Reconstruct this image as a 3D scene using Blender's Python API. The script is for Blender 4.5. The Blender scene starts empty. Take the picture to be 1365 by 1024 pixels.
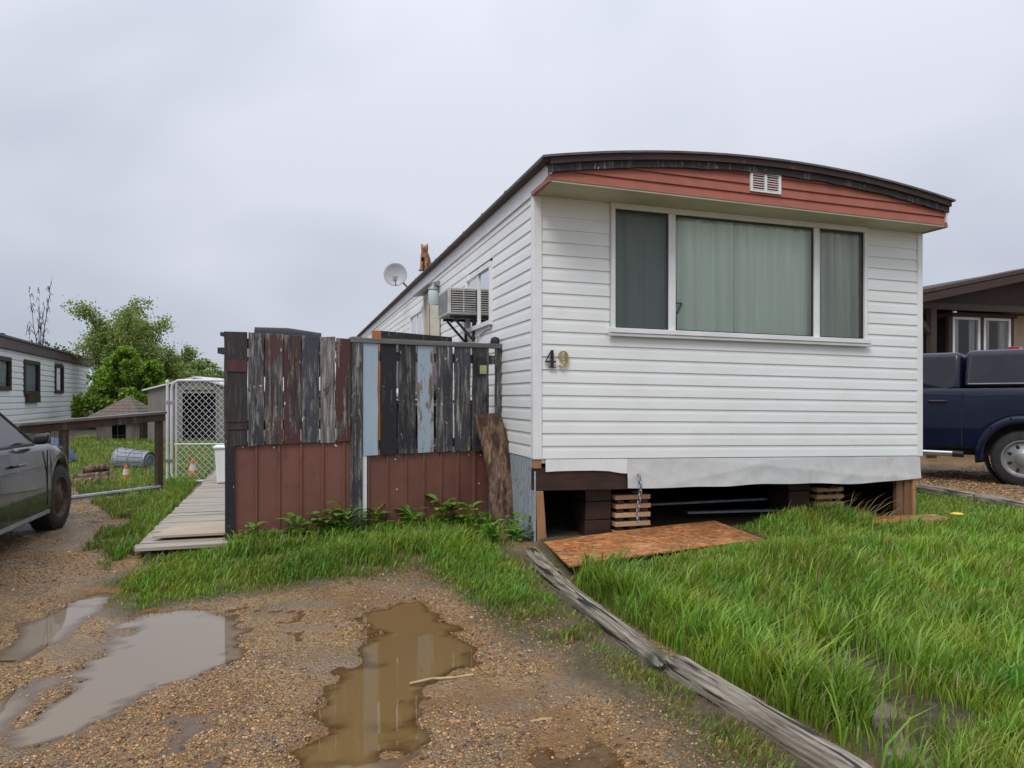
import bpy, bmesh, math, random
import numpy as np
from mathutils import Vector, Matrix
R = math.radians
sc = bpy.context.scene
col = sc.collection
random.seed(4); rng = np.random.default_rng(7)

# ------------------------------------------------------------------ camera
F, HZ, H = 985.0, 530.0, 1.28          # focal length in photo pixels, horizon row, eye height
cam = bpy.data.objects.new('camera', bpy.data.cameras.new('camera')); col.objects.link(cam)
cam.data.sensor_width = 36; cam.data.lens = F / 1365 * 36
cam.data.shift_y = (HZ - 512) / 1365
cam.data.clip_start = .05; cam.data.clip_end = 2000
cam.location = (0, 0, H); cam.rotation_euler = (R(90), 0, 0)
sc.camera = cam

# ------------------------------------------------------------------ sky, sun, exposure
sc.view_settings.view_transform = 'Standard'; sc.view_settings.look = 'None'
sc.view_settings.exposure = 0.2; sc.view_settings.gamma = 1
W = bpy.data.worlds.new("World"); sc.world = W; W.use_nodes = True
SUN_EL, SUN_AZ = R(52), R(205)         # behind the camera, a little to the left
def build_world():
    nt = W.node_tree; nt.nodes.clear(); N = nt.nodes.new; L = nt.links.new
    out = N('ShaderNodeOutputWorld'); bg = N('ShaderNodeBackground')
    tc = N('ShaderNodeTexCoord'); sep = N('ShaderNodeSeparateXYZ'); L(tc.outputs['Generated'], sep.inputs[0])
    sky = N('ShaderNodeTexSky'); sky.sky_type = 'NISHITA'; sky.sun_disc = False
    sky.sun_elevation = SUN_EL; sky.sun_rotation = SUN_AZ
    mp = N('ShaderNodeMapping'); mp.inputs['Scale'].default_value = (1, 1, 1.5); L(tc.outputs['Generated'], mp.inputs[0])
    n1 = N('ShaderNodeTexNoise'); n1.inputs['Scale'].default_value = 1.7; n1.inputs['Detail'].default_value = 3.5
    n1.inputs['Roughness'].default_value = .45; n1.inputs['Distortion'].default_value = .3; L(mp.outputs[0], n1.inputs[0])
    rp = N('ShaderNodeValToRGB'); L(n1.outputs[0], rp.inputs[0])
    rp.color_ramp.elements[0].position = .36; rp.color_ramp.elements[0].color = (.385, .425, .515, 1)
    rp.color_ramp.elements[1].position = .64; rp.color_ramp.elements[1].color = (.64, .66, .74, 1)
    # overcast sky: about three times brighter overhead than at the horizon
    mx = N('ShaderNodeMath'); mx.operation = 'MAXIMUM'; mx.inputs[1].default_value = 0; L(sep.outputs[2], mx.inputs[0])
    pw = N('ShaderNodeMath'); pw.operation = 'POWER'; pw.inputs[1].default_value = 3.0; L(mx.outputs[0], pw.inputs[0])
    ma = N('ShaderNodeMath'); ma.operation = 'MULTIPLY_ADD'; ma.inputs[1].default_value = 1.9; ma.inputs[2].default_value = .92; L(pw.outputs[0], ma.inputs[0])
    ml = N('ShaderNodeVectorMath'); ml.operation = 'SCALE'; L(rp.outputs[0], ml.inputs[0]); L(ma.outputs[0], ml.inputs['Scale'])
    sk = N('ShaderNodeVectorMath'); sk.operation = 'SCALE'; sk.inputs['Scale'].default_value = .006; L(sky.outputs[0], sk.inputs[0])
    ad = N('ShaderNodeVectorMath'); ad.operation = 'ADD'; L(ml.outputs[0], ad.inputs[0]); L(sk.outputs[0], ad.inputs[1])
    sc10 = N('ShaderNodeVectorMath'); sc10.operation = 'SCALE'; sc10.inputs['Scale'].default_value = 10; L(ad.outputs[0], sc10.inputs[0])
    L(sc10.outputs[0], bg.inputs[0]); bg.inputs[1].default_value = .1
    L(bg.outputs[0], out.inputs[0])
build_world()
sl = bpy.data.lights.new('sun', 'SUN'); sl.energy = 1.5; sl.angle = R(24); sl.color = (1, .94, .86)
so = bpy.data.objects.new('sun', sl); col.objects.link(so)
so.rotation_euler = (R(90) - SUN_EL, 0, R(180) - SUN_AZ + R(0))

# ------------------------------------------------------------------ helpers: measuring
def _ss(a, b, x): t = min(1, max(0, (x - a) / (b - a))); return t * t * (3 - 2 * t)
def zbase(x, y): return -.11 * (1 - _ss(4.9, 6.2, y)) * _ss(-4.4, -3.2, x)     # the drive dips a little towards the camera
def G(px, py, z=0.0):                  # photo pixel -> point on the ground (or z above it)
    d = (H - z) * F / (py - HZ)
    for i in range(8): d = (H - z - zbase((px - 682.5) / F * d, d)) * F / (py - HZ)
    return ((px - 682.5) / F * d, d)
def XA(px, d): return (px - 682.5) / F * d
def ZA(py, d): return H - (py - HZ) / F * d
def on_line(P, Q, px):                 # distance along PQ at which photo column px is reached
    k = (px - 682.5) / F; dx, dy = Q[0] - P[0], Q[1] - P[1]; l = math.hypot(dx, dy)
    t = (k * P[1] - P[0]) / (dx - k * dy); return t * l
AX = R(16.5); HO = (.2, 6.5); CW, SW = math.cos(AX), math.sin(AX); WID = 4.227; LEN = 18.2; SH = .0155
def HW(x, y): return (HO[0] + CW * x - SW * y, HO[1] + SW * x + CW * y)      # house frame -> world
def WH(x, y): a, b = x - HO[0], y - HO[1]; return (CW * a + SW * b, -SW * a + CW * b)

# ------------------------------------------------------------------ helpers: objects
def tag(o, label=None, cat=None, group=None, kind=None):
    if label: o['label'] = label
    if cat: o['category'] = cat
    if group: o['group'] = group
    if kind: o['kind'] = kind
    return o
def thing(name, label, cat, loc=(0, 0, 0), rz=0, group=None):
    o = bpy.data.objects.new(name, None); col.objects.link(o); o.empty_display_size = .2
    o.location = loc if len(loc) == 3 else (loc[0], loc[1], 0); o.rotation_euler = (0, 0, rz)
    return tag(o, label, cat, group)
def kids(o): return [c for c in bpy.data.objects if c.parent == o]
def copy_tree(o, parent=None):
    c = o.copy(); col.objects.link(c)
    if parent: c.parent = parent
    for ch in kids(o): copy_tree(ch, c)
    return c

class MB:
    def __init__(s): s.v = []; s.f = []
    def add(s, vs, fs):
        b = len(s.v); s.v += [tuple(p) for p in vs]; s.f += [tuple(i + b for i in f) for f in fs]; return s
    def hexa(s, p): return s.add(p, [(3, 2, 1, 0), (4, 5, 6, 7), (0, 1, 5, 4), (1, 2, 6, 5), (2, 3, 7, 6), (3, 0, 4, 7)])
    def box(s, x0, x1, y0, y1, z0, z1):
        return s.hexa([(x0, y0, z0), (x1, y0, z0), (x1, y1, z0), (x0, y1, z0), (x0, y0, z1), (x1, y0, z1), (x1, y1, z1), (x0, y1, z1)])
    def beam(s, a, b, w, h, up=(0, 0, 1)):       # rectangular bar from a to b
        a, b = Vector(a), Vector(b); d = (b - a).normalized(); u = Vector(up)
        if abs(d.dot(u)) > .98: u = Vector((0, 1, 0))
        r = d.cross(u).normalized(); u = r.cross(d).normalized(); r *= w / 2; u *= h / 2
        return s.hexa([a - r - u, a + r - u, b + r - u, b - r - u, a - r + u, a + r + u, b + r + u, b - r + u])
    def tube(s, pts, r, n=8, cap=True, closed=False):
        pts = [Vector(p) for p in pts]; m = len(pts); rings = []; ref = None
        for i, p in enumerate(pts):
            if closed: t = pts[(i + 1) % m] - pts[i - 1]
            else: t = pts[min(i + 1, m - 1)] - pts[max(i - 1, 0)]
            t.normalize()
            if ref is None: ref = Vector((0, 0, 1)) if abs(t.z) < .9 else Vector((1, 0, 0))
            a = t.cross(ref).normalized(); b = a.cross(t).normalized(); ref = b
            rr = r[i] if isinstance(r, (list, tuple)) else r
            rings.append([p + a * math.cos(2 * math.pi * k / n) * rr + b * math.sin(2 * math.pi * k / n) * rr for k in range(n)])
        b0 = len(s.v)
        for g in rings: s.v += [tuple(q) for q in g]
        for i in range(m if closed else m - 1):
            j = (i + 1) % m
            for k in range(n):
                l = (k + 1) % n; s.f.append((b0 + i * n + k, b0 + i * n + l, b0 + j * n + l, b0 + j * n + k))
        if cap and not closed:
            s.f.append(tuple(b0 + k for k in range(n))[::-1]); s.f.append(tuple(b0 + (m - 1) * n + k for k in range(n)))
        return s
    def prism(s, poly, ax, a, b):                # polygon in the other two axes, extruded along ax from a to b
        def P(u, v, w): return {'x': (w, u, v), 'y': (u, w, v), 'z': (u, v, w)}[ax]
        n = len(poly); b0 = len(s.v)
        s.v += [P(u, v, a) for u, v in poly] + [P(u, v, b) for u, v in poly]
        s.f.append(tuple(b0 + i for i in range(n))[::-1]); s.f.append(tuple(b0 + n + i for i in range(n)))
        for i in range(n): j = (i + 1) % n; s.f.append((b0 + i, b0 + j, b0 + n + j, b0 + n + i))
        return s
    def lathe(s, prof, n=24, c=(0, 0, 0), ax='z', cap=True):
        b0 = len(s.v); m = len(prof)
        for r, h in prof:
            for k in range(n):
                a = 2 * math.pi * k / n; u, v = r * math.cos(a), r * math.sin(a)
                p = {'z': (u, v, h), 'x': (h, u, v), 'y': (v, h, u)}[ax]; s.v.append((p[0] + c[0], p[1] + c[1], p[2] + c[2]))
        for i in range(m - 1):
            for k in range(n): l = (k + 1) % n; s.f.append((b0 + i * n + k, b0 + i * n + l, b0 + (i + 1) * n + l, b0 + (i + 1) * n + k))
        if cap: s.f.append(tuple(b0 + k for k in range(n))[::-1]); s.f.append(tuple(b0 + (m - 1) * n + k for k in range(n)))
        return s
    def grid(s, rows, closed=False):
        b0 = len(s.v); m = len(rows[0])
        for r in rows: s.v += [tuple(p) for p in r]
        for i in range(len(rows) - 1):
            for k in range(m - 1): s.f.append((b0 + i * m + k, b0 + i * m + k + 1, b0 + (i + 1) * m + k + 1, b0 + (i + 1) * m + k))
        return s
    def build(s, name, mat, parent=None, bevel=0, smooth=False, shear=False, normals=True, seg=2):
        me = bpy.data.meshes.new(name)
        v = [(x, y, z - SH * x) for x, y, z in s.v] if shear else s.v
        me.from_pydata(v, [], s.f)
        if normals:
            bm = bmesh.new(); bm.from_mesh(me); bmesh.ops.remove_doubles(bm, verts=bm.verts, dist=1e-5)
            bmesh.ops.recalc_face_normals(bm, faces=bm.faces); bm.to_mesh(me); bm.free()
        me.materials.append(mat)
        if smooth:
            for p in me.polygons: p.use_smooth = True
        o = bpy.data.objects.new(name, me); col.objects.link(o)
        if parent: o.parent = parent
        if bevel:
            b = o.modifiers.new('bevel', 'BEVEL'); b.width = bevel; b.segments = seg; b.limit_method = 'ANGLE'; b.angle_limit = R(40)
        if smooth == 'auto':
            try: me.shade_auto_smooth(R(40)) if hasattr(me, 'shade_auto_smooth') else me.set_sharp_from_angle(angle=R(40))
            except Exception: pass
        return o
def mesh_np(name, V, T, mat, C=None, smooth=False, parent=None):       # big triangle meshes from arrays
    me = bpy.data.meshes.new(name); n, m = len(V), len(T); k = T.shape[1]
    me.vertices.add(n); me.vertices.foreach_set('co', np.ascontiguousarray(V, dtype=np.float32).ravel())
    me.loops.add(m * k); me.loops.foreach_set('vertex_index', np.ascontiguousarray(T, dtype=np.int32).ravel())
    me.polygons.add(m); me.polygons.foreach_set('loop_start', np.arange(0, m * k, k, dtype=np.int32))
    try: me.polygons.foreach_set('loop_total', np.full(m, k, dtype=np.int32))
    except Exception: pass
    if smooth: me.polygons.foreach_set('use_smooth', np.ones(m, dtype=bool))
    me.update(calc_edges=True)
    if C is not None:
        at = me.color_attributes.new('tint', 'FLOAT_COLOR', 'POINT')
        at.data.foreach_set('color', np.ascontiguousarray(np.c_[C, np.ones(n)], dtype=np.float32).ravel())
    me.materials.append(mat); o = bpy.data.objects.new(name, me); col.objects.link(o)
    if parent: o.parent = parent
    return o

# ------------------------------------------------------------------ helpers: numeric noise and polygons
_tab = rng.random((256, 256))
def vnoise(x, y):
    xi = np.floor(x).astype(int); yi = np.floor(y).astype(int); fx = x - xi; fy = y - yi
    fx = fx * fx * (3 - 2 * fx); fy = fy * fy * (3 - 2 * fy); g = lambda a, b: _tab[a & 255, b & 255]
    return (g(xi, yi) * (1 - fx) + g(xi + 1, yi) * fx) * (1 - fy) + (g(xi, yi + 1) * (1 - fx) + g(xi + 1, yi + 1) * fx) * fy
def fbm(x, y, s, o=4):
    v = 0; a = .5; t = 0
    for i in range(o): v = v + a * vnoise(x * s + 17.3 * i, y * s + 9.1 * i); t += a; a *= .5; s *= 2.03
    return v / t
def sdf(poly, x, y):                   # signed distance, negative inside
    P = np.asarray(poly, float); d = np.full(x.shape, 1e9); ins = np.zeros(x.shape, bool); n = len(P)
    for i in range(n):
        ax, ay = P[i]; bx, by = P[(i + 1) % n]; ex, ey = bx - ax, by - ay; wx, wy = x - ax, y - ay
        t = np.clip((wx * ex + wy * ey) / (ex * ex + ey * ey + 1e-12), 0, 1)
        d = np.minimum(d, (wx - ex * t) ** 2 + (wy - ey * t) ** 2)
        c = (ay > y) != (by > y); ins ^= c & (x < ex * (y - ay) / (ey if abs(ey) > 1e-9 else 1e-9) + ax)
    d = np.sqrt(d); return np.where(ins, -d, d)
def sstep(a, b, x): t = np.clip((x - a) / (b - a), 0, 1); return t * t * (3 - 2 * t)
def gpoly(px): return [G(*p) for p in px]

# ------------------------------------------------------------------ helpers: materials
def new_mat(name):
    m = bpy.data.materials.new(name); m.use_nodes = True; nt = m.node_tree
    return m, nt, nt.nodes['Principled BSDF'], nt.nodes.new, nt.links.new
def ramp(N, L, src, stops):
    r = N('ShaderNodeValToRGB'); L(src, r.inputs[0]); e = r.color_ramp.elements
    while len(e) < len(stops): e.new(.5)
    for i, (p, c) in enumerate(stops): e[i].position = p; e[i].color = (c + (1,)) if isinstance(c, tuple) else (c, c, c, 1)
    return r.outputs[0]
def noise(N, L, scale, detail=4, rough=.55, stretch=(1, 1, 1), co=None, dist=0):
    if co is None: co = N('ShaderNodeTexCoord').outputs['Object']
    mp = N('ShaderNodeMapping'); mp.inputs['Scale'].default_value = stretch; L(co, mp.inputs[0])
    n = N('ShaderNodeTexNoise'); n.inputs['Scale'].default_value = scale; n.inputs['Detail'].default_value = detail
    n.inputs['Roughness'].default_value = rough; n.inputs['Distortion'].default_value = dist; L(mp.outputs[0], n.inputs[0]); return n.outputs[0]
def mixc(N, L, f, a, b, mode='MIX'):
    m = N('ShaderNodeMix'); m.data_type = 'RGBA'; m.blend_type = mode
    if isinstance(f, (int, float)): m.inputs[0].default_value = f
    else: L(f, m.inputs[0])
    for i, c in ((6, a), (7, b)):
        if isinstance(c, tuple): m.inputs[i].default_value = c + (1,)
        else: L(c, m.inputs[i])
    return m.outputs[2]
def bump(N, L, src, b, strength=.3, dist=.01):
    bp = N('ShaderNodeBump'); bp.inputs['Strength'].default_value = strength; bp.inputs['Distance'].default_value = dist
    L(src, bp.inputs['Height']); L(bp.outputs[0], b.inputs['Normal'])
def surf(name, c, c2=None, rough=.6, scale=6, stretch=(1, 1, 1), lo=.4, hi=.65, c3=None, s3=2, lo3=.55, hi3=.7, bs=0, bscale=None, metal=0, coat=0, spec=.4, fine=None):
    m, nt, b, N, L = new_mat(name)
    b.inputs['Roughness'].default_value = rough; b.inputs['Metallic'].default_value = metal
    b.inputs['Coat Weight'].default_value = coat; b.inputs['Coat Roughness'].default_value = .04; b.inputs['Specular IOR Level'].default_value = spec
    if c2 is None: c2 = tuple(x * .82 for x in c)
    n = noise(N, L, scale, 5, .6, stretch); o = ramp(N, L, n, [(lo, c), (hi, c2)])
    if c3:
        n3 = noise(N, L, s3, 4, .65, stretch); f3 = ramp(N, L, n3, [(lo3, 0.0), (hi3, 1.0)]); o = mixc(N, L, f3, o, c3)
    if fine:
        nf = noise(N, L, fine[0], 3, .6, stretch); ff = ramp(N, L, nf, [(.3, fine[1]), (.7, 1.0)]); o = mixc(N, L, 1.0, o, ff, 'MULTIPLY')
    L(o, b.inputs['Base Color'])
    if bs: bump(N, L, noise(N, L, bscale or scale * 4, 4, .6, stretch), b, bs)
    return m
def peel(name, paint, wood, amt=.5, streak=(.3, .3, .28), rough=.7):    # weathered boards with flaking paint, grain along z
    m, nt, b, N, L = new_mat(name); co = N('ShaderNodeTexCoord').outputs['Object']
    g = noise(N, L, 42, 6, .75, (1, 1, .06), co); base = ramp(N, L, g, [(.36, tuple(x * .3 for x in wood)), (.5, wood), (.60, tuple((a + b) / 2 for a, b in zip(wood, streak))), (.70, streak)])
    p = noise(N, L, 11, 8, .78, (1, 1, .24), co, .4); f = ramp(N, L, p, [(amt - .025, 1.0), (amt + .02, 0.0)])
    o = mixc(N, L, f, base, paint)
    k = noise(N, L, 26, 4, .6, (1, 1, .4), co); fk = ramp(N, L, k, [(.68, 0.0), (.73, 1.0)]); o = mixc(N, L, fk, o, tuple(min(1, x * 1.7 + .03) for x in streak))
    L(o, b.inputs['Base Color']); b.inputs['Roughness'].default_value = rough; bump(N, L, g, b, .5, .006); return m
def glass(name, tint=(.8, .88, .85), f0=1.5, dirt=0):
    m, nt, b, N, L = new_mat(name); nt.nodes.remove(b); out = [n for n in nt.nodes if n.type == 'OUTPUT_MATERIAL'][0]
    t = N('ShaderNodeBsdfTransparent'); t.inputs[0].default_value = tint + (1,); g = N('ShaderNodeBsdfGlossy'); g.inputs['Roughness'].default_value = .01
    fr = N('ShaderNodeFresnel'); fr.inputs[0].default_value = f0; mx = N('ShaderNodeMixShader')
    L(fr.outputs[0], mx.inputs[0]); L(t.outputs[0], mx.inputs[1]); L(g.outputs[0], mx.inputs[2]); L(mx.outputs[0], out.inputs[0]); return m
def leafy(name, rough=.5, trans=.35, boost=(1.25, 1.2, .6)):
    m, nt, b, N, L = new_mat(name); a = N('ShaderNodeAttribute'); a.attribute_name = 'tint'
    L(a.outputs[0], b.inputs['Base Color']); b.inputs['Roughness'].default_value = rough; b.inputs['Specular IOR Level'].default_value = .35
    t = N('ShaderNodeBsdfTranslucent'); mu = mixc(N, L, 1.0, a.outputs[0], boost, 'MULTIPLY'); L(mu, t.inputs[0])
    mx = N('ShaderNodeMixShader'); mx.inputs[0].default_value = trans; out = [n for n in nt.nodes if n.type == 'OUTPUT_MATERIAL'][0]
    L(b.outputs[0], mx.inputs[1]); L(t.outputs[0], mx.inputs[2]); L(mx.outputs[0], out.inputs[0]); return m
def tinted(name, rough=.6):
    m, nt, b, N, L = new_mat(name); a = N('ShaderNodeAttribute'); a.attribute_name = 'tint'; L(a.outputs[0], b.inputs['Base Color'])
    b.inputs['Roughness'].default_value = rough; return m

M = {}
M['vinyl'] = surf('white_vinyl', (.78, .80, .80), (.72, .74, .73), .42, 1.3, (1, 1, 2.5), c3=(.62, .62, .56), s3=1.7, lo3=.62, hi3=.85)
M['white'] = surf('white_trim', (.78, .79, .80), (.7, .71, .71), .45, 3, c3=(.55, .52, .45), s3=5, lo3=.64, hi3=.8)
M['whiteold'] = surf('old_white_wrap', (.60, .605, .61), (.52, .525, .53), .5, 5, c3=(.46, .39, .29), s3=2.2, lo3=.60, hi3=.75)
M['soffit'] = surf('soffit', (.52, .52, .40), (.44, .45, .33), .6, 3)
M['redside'] = surf('red_metal_siding', (.37, .12, .078), (.31, .10, .066), .5, 5, c3=(.12, .05, .04), s3=14, lo3=.68, hi3=.76)
M['blackboard'] = peel('weathered_black_trim', (.022, .022, .026), (.04, .038, .04), .55, (.32, .33, .36))
M['brownstrip'] = surf('brown_roof_edging', (.055, .027, .02), (.03, .02, .017), .6, 12, (.4, 1, 1), c3=(.16, .12, .1), s3=20, lo3=.62, hi3=.72, bs=.3)
M['roof'] = surf('grey_roof_sheet', (.09, .085, .085), (.14, .13, .125), .5, 7, c3=(.1, .05, .03), s3=4, bs=.2)
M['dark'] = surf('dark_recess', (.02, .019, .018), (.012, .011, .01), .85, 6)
M['rim_joist'] = surf('rotten_brown_joist', (.05, .022, .014), (.02, .012, .01), .6, 7, (.3, 1, 1), c3=(.2, .13, .09), s3=8, lo3=.66, hi3=.74, bs=.4, bscale=30)
M['rawwood'] = surf('raw_lumber', (.36, .19, .09), (.26, .13, .06), .7, 6, (1, 1, .15), c3=(.12, .06, .03), s3=8, bs=.3, bscale=30)
M['darkpost'] = surf('dark_brown_lumber', (.20, .11, .06), (.12, .065, .036), .75, 6, (1, 1, .15), bs=.3, bscale=30)  # darker brown lumber for the set-back corner posts
M['crate'] = surf('pallet_wood', (.60, .37, .21), (.46, .27, .15), .7, 8, (.2, 1, 1), bs=.3, bscale=40)
M['greyosb'] = surf('grey_weathered_osb', (.34, .385, .43), (.24, .275, .31), .75, 22, (1, 1, .5), c3=(.08, .085, .09), s3=26, lo3=.6, hi3=.66, bs=.6, bscale=60)
M['chrome'] = surf('chrome', (.75, .75, .76), None, .12, 3, metal=1)
M['steel'] = surf('galvanised_steel', (.42, .43, .45), (.3, .31, .33), .35, 8, metal=.85)
M['greymetal'] = surf('grey_metal', (.3, .31, .32), (.22, .22, .23), .5, 9, metal=.3)
M['black'] = surf('black_plastic', (.018, .018, .02), (.03, .03, .032), .4, 10)
M['tyre'] = surf('tyre_rubber', (.022, .022, .023), (.035, .034, .033), .8, 14, bs=.2)
M['glassdark'] = surf('dark_vehicle_glass', (.010, .012, .016), (.016, .019, .024), .03, 2, spec=.55)
M['glass'] = glass('window_glass', (.95, .98, .96))
M['concrete'] = surf('concrete', (.3, .29, .27), (.22, .21, .2), .85, 9, bs=.3)
# ------------------------------------------------------------------ ground levels
PUD_L = gpoly([(318, 812), (322, 850), (300, 885), (262, 905), (215, 912), (160, 948), (95, 985), (40, 1003), (12, 985), (40, 955), (92, 915), (128, 884), (148, 850), (160, 826), (215, 812)])
PUD_S = gpoly([(100, 786), (150, 780), (165, 792), (120, 810), (95, 830), (40, 850), (20, 840), (70, 812)])
PUD_R = gpoly([(487, 812), (560, 797), (632, 838), (640, 872), (598, 905), (585, 950), (548, 1040), (500, 1100), (440, 1060), (402, 990), (392, 950), (420, 915), (478, 880)])
PUD_M = gpoly([(690, 940), (760, 915), (860, 985), (940, 1060), (760, 1100), (670, 1060), (640, 1000)])
PUD_W = gpoly([(205, 955), (300, 935), (330, 985), (345, 1060), (180, 1090), (165, 1000)])
PUD_G = gpoly([(1075, 868), (1130, 862), (1185, 900), (1240, 950), (1300, 1040), (1240, 1090), (1150, 1000), (1090, 920)])
LAWN = [HW(.05, .1), G(711, 738), G(899, 874), G(1176, 1035), (1.75, 1.2), (6.5, .8), (9.5, 3.5), (6.4, 6.2), (5.75, 8.2), (5.02, 10.9), (3.9, 13.5)] + [HW(4.25, 6.5), HW(4.25, .1)]
FRONT = gpoly([(102, 792), (150, 820), (190, 832), (235, 812), (330, 800), (430, 790), (545, 775), (580, 790), (620, 830), (680, 868), (740, 885), (800, 930), (865, 985), (905, 1040), (1010, 1100), (1260, 1100), (1165, 1032), (885, 880), (700, 738)]) + [(.1, 6.3), (-.1, 7.5), (-1.4, 6.8), (-2.4, 6.35), (-2.6, 6.1), G(180, 742), G(140, 770)]
LEFT = gpoly([(105, 745), (128, 715), (150, 690), (120, 672), (100, 655), (215, 650), (260, 648), (238, 672), (180, 735), (140, 765)])
YARD = gpoly([(-60, 640), (95, 618), (90, 600), (100, 585), (310, 585), (310, 640), (262, 645), (216, 650), (100, 652)])
OSBP = [(.42, 5.42), (2.2, 6.43), (2.0, 7.3), (.27, 6.22)]
DRIVE_R = [(5.15, 11.2), (5.9, 8.2), (8, 6), (30, 6), (30, 40), (2, 40), HW(4.6, 9)]
def pud_depth(x, y):
    w = (fbm(x, y, 3.2, 4) - .5) * .2 + (fbm(x + 9, y, 8, 4) - .5) * .30
    dep = np.zeros(np.shape(x))
    for P, k, soft in ((PUD_L, .042, .16), (PUD_S, .026, .16), (PUD_R, .044, .18), (PUD_M, .017, .25), (PUD_W, .021, .3), (PUD_G, .075, .3)):
        dep = np.maximum(dep, k * sstep(.06, -soft, sdf(P, x, y) + w))
    return dep
def grassness(x, y):
    n = (fbm(x, y, 2.4, 4) - .5) * .5
    a = sstep(.02, -.06, sdf(LAWN, x, y)); b = sstep(.10, -.18, sdf(FRONT, x, y) + n * .7); c = sstep(.1, -.15, sdf(LEFT, x, y) + n * 1.5); d = sstep(.3, -.3, sdf(YARD, x, y) + n * 2)
    return a, b, c, d
def zg(x, y):
    near = sstep(30, 12, np.hypot(x, y - 4))
    a, b, c, d = grassness(x, y); g = np.maximum(a, np.maximum(b * .6, d * .5))
    z = -.11 * (1 - sstep(4.9, 6.2, y)) * sstep(-4.4, -3.2, x) + .010 + g * .028 + near * ((fbm(x, y, 1.6, 3) - .5) * .028 + (fbm(x, y, 9, 3) - .5) * .018 * (1 - .3 * g))
    # a turf bank left of the right hand crib
    cx, cy = G(1095, 706); z = z + .10 * np.exp(-(((x - cx) / .42) ** 2 + ((y - cy) / .22) ** 2))
    z = z - pud_depth(x, y)
    tr = sstep(.3, .0, np.abs((x - .55) + (y - 2.6) * .36)) * sstep(1.7, 2.0, y) * sstep(3.4, 2.6, y)
    for (p_, q_), dp_ in zip(((G(-60, 925), G(140, 790)), (G(-80, 1010), G(60, 905)), (G(640, 1060), G(560, 960))), (.022, .018, .012)):
        ex, ey = q_[0] - p_[0], q_[1] - p_[1]; l_ = math.hypot(ex, ey); t_ = ((x - p_[0]) * ex + (y - p_[1]) * ey) / l_ / l_; ds = np.abs((x - p_[0]) * ey - (y - p_[1]) * ex) / l_ + (fbm(x, y, 5, 2) - .5) * .06
        z = z - dp_ * sstep(.16, .03, ds) * sstep(-.3, .1, t_) * sstep(1.25, .9, t_) + dp_ * .5 * sstep(.08, .0, np.abs(ds - .2)) * sstep(-.3, .1, t_) * sstep(1.25, .9, t_)
    return z - .012 * tr * (np.sin((x * 1.0 + y * .36) * 55) > .2)

def ground_mat():
    m, nt, b, N, L = new_mat('wet_gravel_and_soil'); co = N('ShaderNodeTexCoord').outputs['Object']
    def vor(s, f='F1'):
        v = N('ShaderNodeTexVoronoi'); v.inputs['Scale'].default_value = s; v.feature = f; L(co, v.inputs['Vector']); return v
    v1 = vor(85); v2 = vor(190)
    sp = N('ShaderNodeSeparateColor'); L(v1.outputs['Color'], sp.inputs[0])
    c1 = ramp(N, L, sp.outputs[0], [(0, (.07, .04, .018)), (.25, (.21, .115, .04)), (.5, (.33, .19, .062)), (.7, (.37, .24, .10)), (.85, (.20, .145, .09)), (1, (.44, .33, .18))])
    sp2 = N('ShaderNodeSeparateColor'); L(v2.outputs['Color'], sp2.inputs[0])
    c2 = ramp(N, L, sp2.outputs[0], [(0, (.08, .055, .035)), (.5, (.20, .13, .07)), (1, (.33, .25, .17))])
    big = noise(N, L, 2.3, 5, .6, co=co); fb = ramp(N, L, big, [(.42, 0.0), (.58, 1.0)])
    g = mixc(N, L, fb, c1, c2)
    mud = ramp(N, L, noise(N, L, 1.1, 5, .62, co=co), [(.50, 0.0), (.66, 1.0)])
    mudc = ramp(N, L, noise(N, L, 40, 4, .6, co=co), [(.3, (.13, .065, .02)), (.7, (.26, .14, .046))])
    g = mixc(N, L, mud, g, mudc)
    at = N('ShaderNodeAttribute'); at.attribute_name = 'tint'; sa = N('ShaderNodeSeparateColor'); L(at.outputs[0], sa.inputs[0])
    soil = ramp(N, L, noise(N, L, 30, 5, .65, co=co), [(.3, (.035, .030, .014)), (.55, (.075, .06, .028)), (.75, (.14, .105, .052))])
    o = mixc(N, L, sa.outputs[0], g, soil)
    o = mixc(N, L, sa.outputs[1], o, mudc)
    L(o, b.inputs['Base Color'])
    rg = ramp(N, L, noise(N, L, 3, 4, .6, co=co), [(.38, .16), (.62, .55)]); rm_ = N('ShaderNodeMath'); rm_.operation = 'MULTIPLY_ADD'; L(sa.outputs[0], rm_.inputs[0]); rm_.inputs[1].default_value = .5; rm_.use_clamp = True; L(rg, rm_.inputs[2]); L(rm_.outputs[0], b.inputs['Roughness'])
    ad = N('ShaderNodeMath'); ad.operation = 'MULTIPLY_ADD'; L(v1.outputs['Distance'], ad.inputs[0]); ad.inputs[1].default_value = -1.0; L(noise(N, L, 120, 3, .6, co=co), ad.inputs[2])
    bump(N, L, ad.outputs[0], b, .8, .012); return m
M['ground'] = ground_mat()
def axis(lo, hi, st, far): 
    a = list(np.arange(lo, hi + 1e-6, st)); k = st; x = hi
    while x < far: k *= 1.22; x += k; a.append(x)
    k = st; x = lo; pre = []
    while x > -far: k *= 1.22; x -= k; pre.append(x)
    return np.array(pre[::-1] + a)
gx = axis(-5.2, 6.2, .028, 420); gy = axis(1.5, 8.2, .028, 420)
GX, GY = np.meshgrid(gx, gy); fx, fy = GX.ravel(), GY.ravel(); GZ = zg(fx, fy)
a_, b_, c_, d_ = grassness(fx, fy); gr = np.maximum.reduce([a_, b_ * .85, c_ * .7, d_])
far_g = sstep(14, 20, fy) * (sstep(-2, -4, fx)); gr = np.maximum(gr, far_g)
under = sstep(.1, -.05, sdf([HW(0, 0), HW(WID, 0), HW(WID, LEN), HW(0, LEN)], fx, fy))
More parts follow.
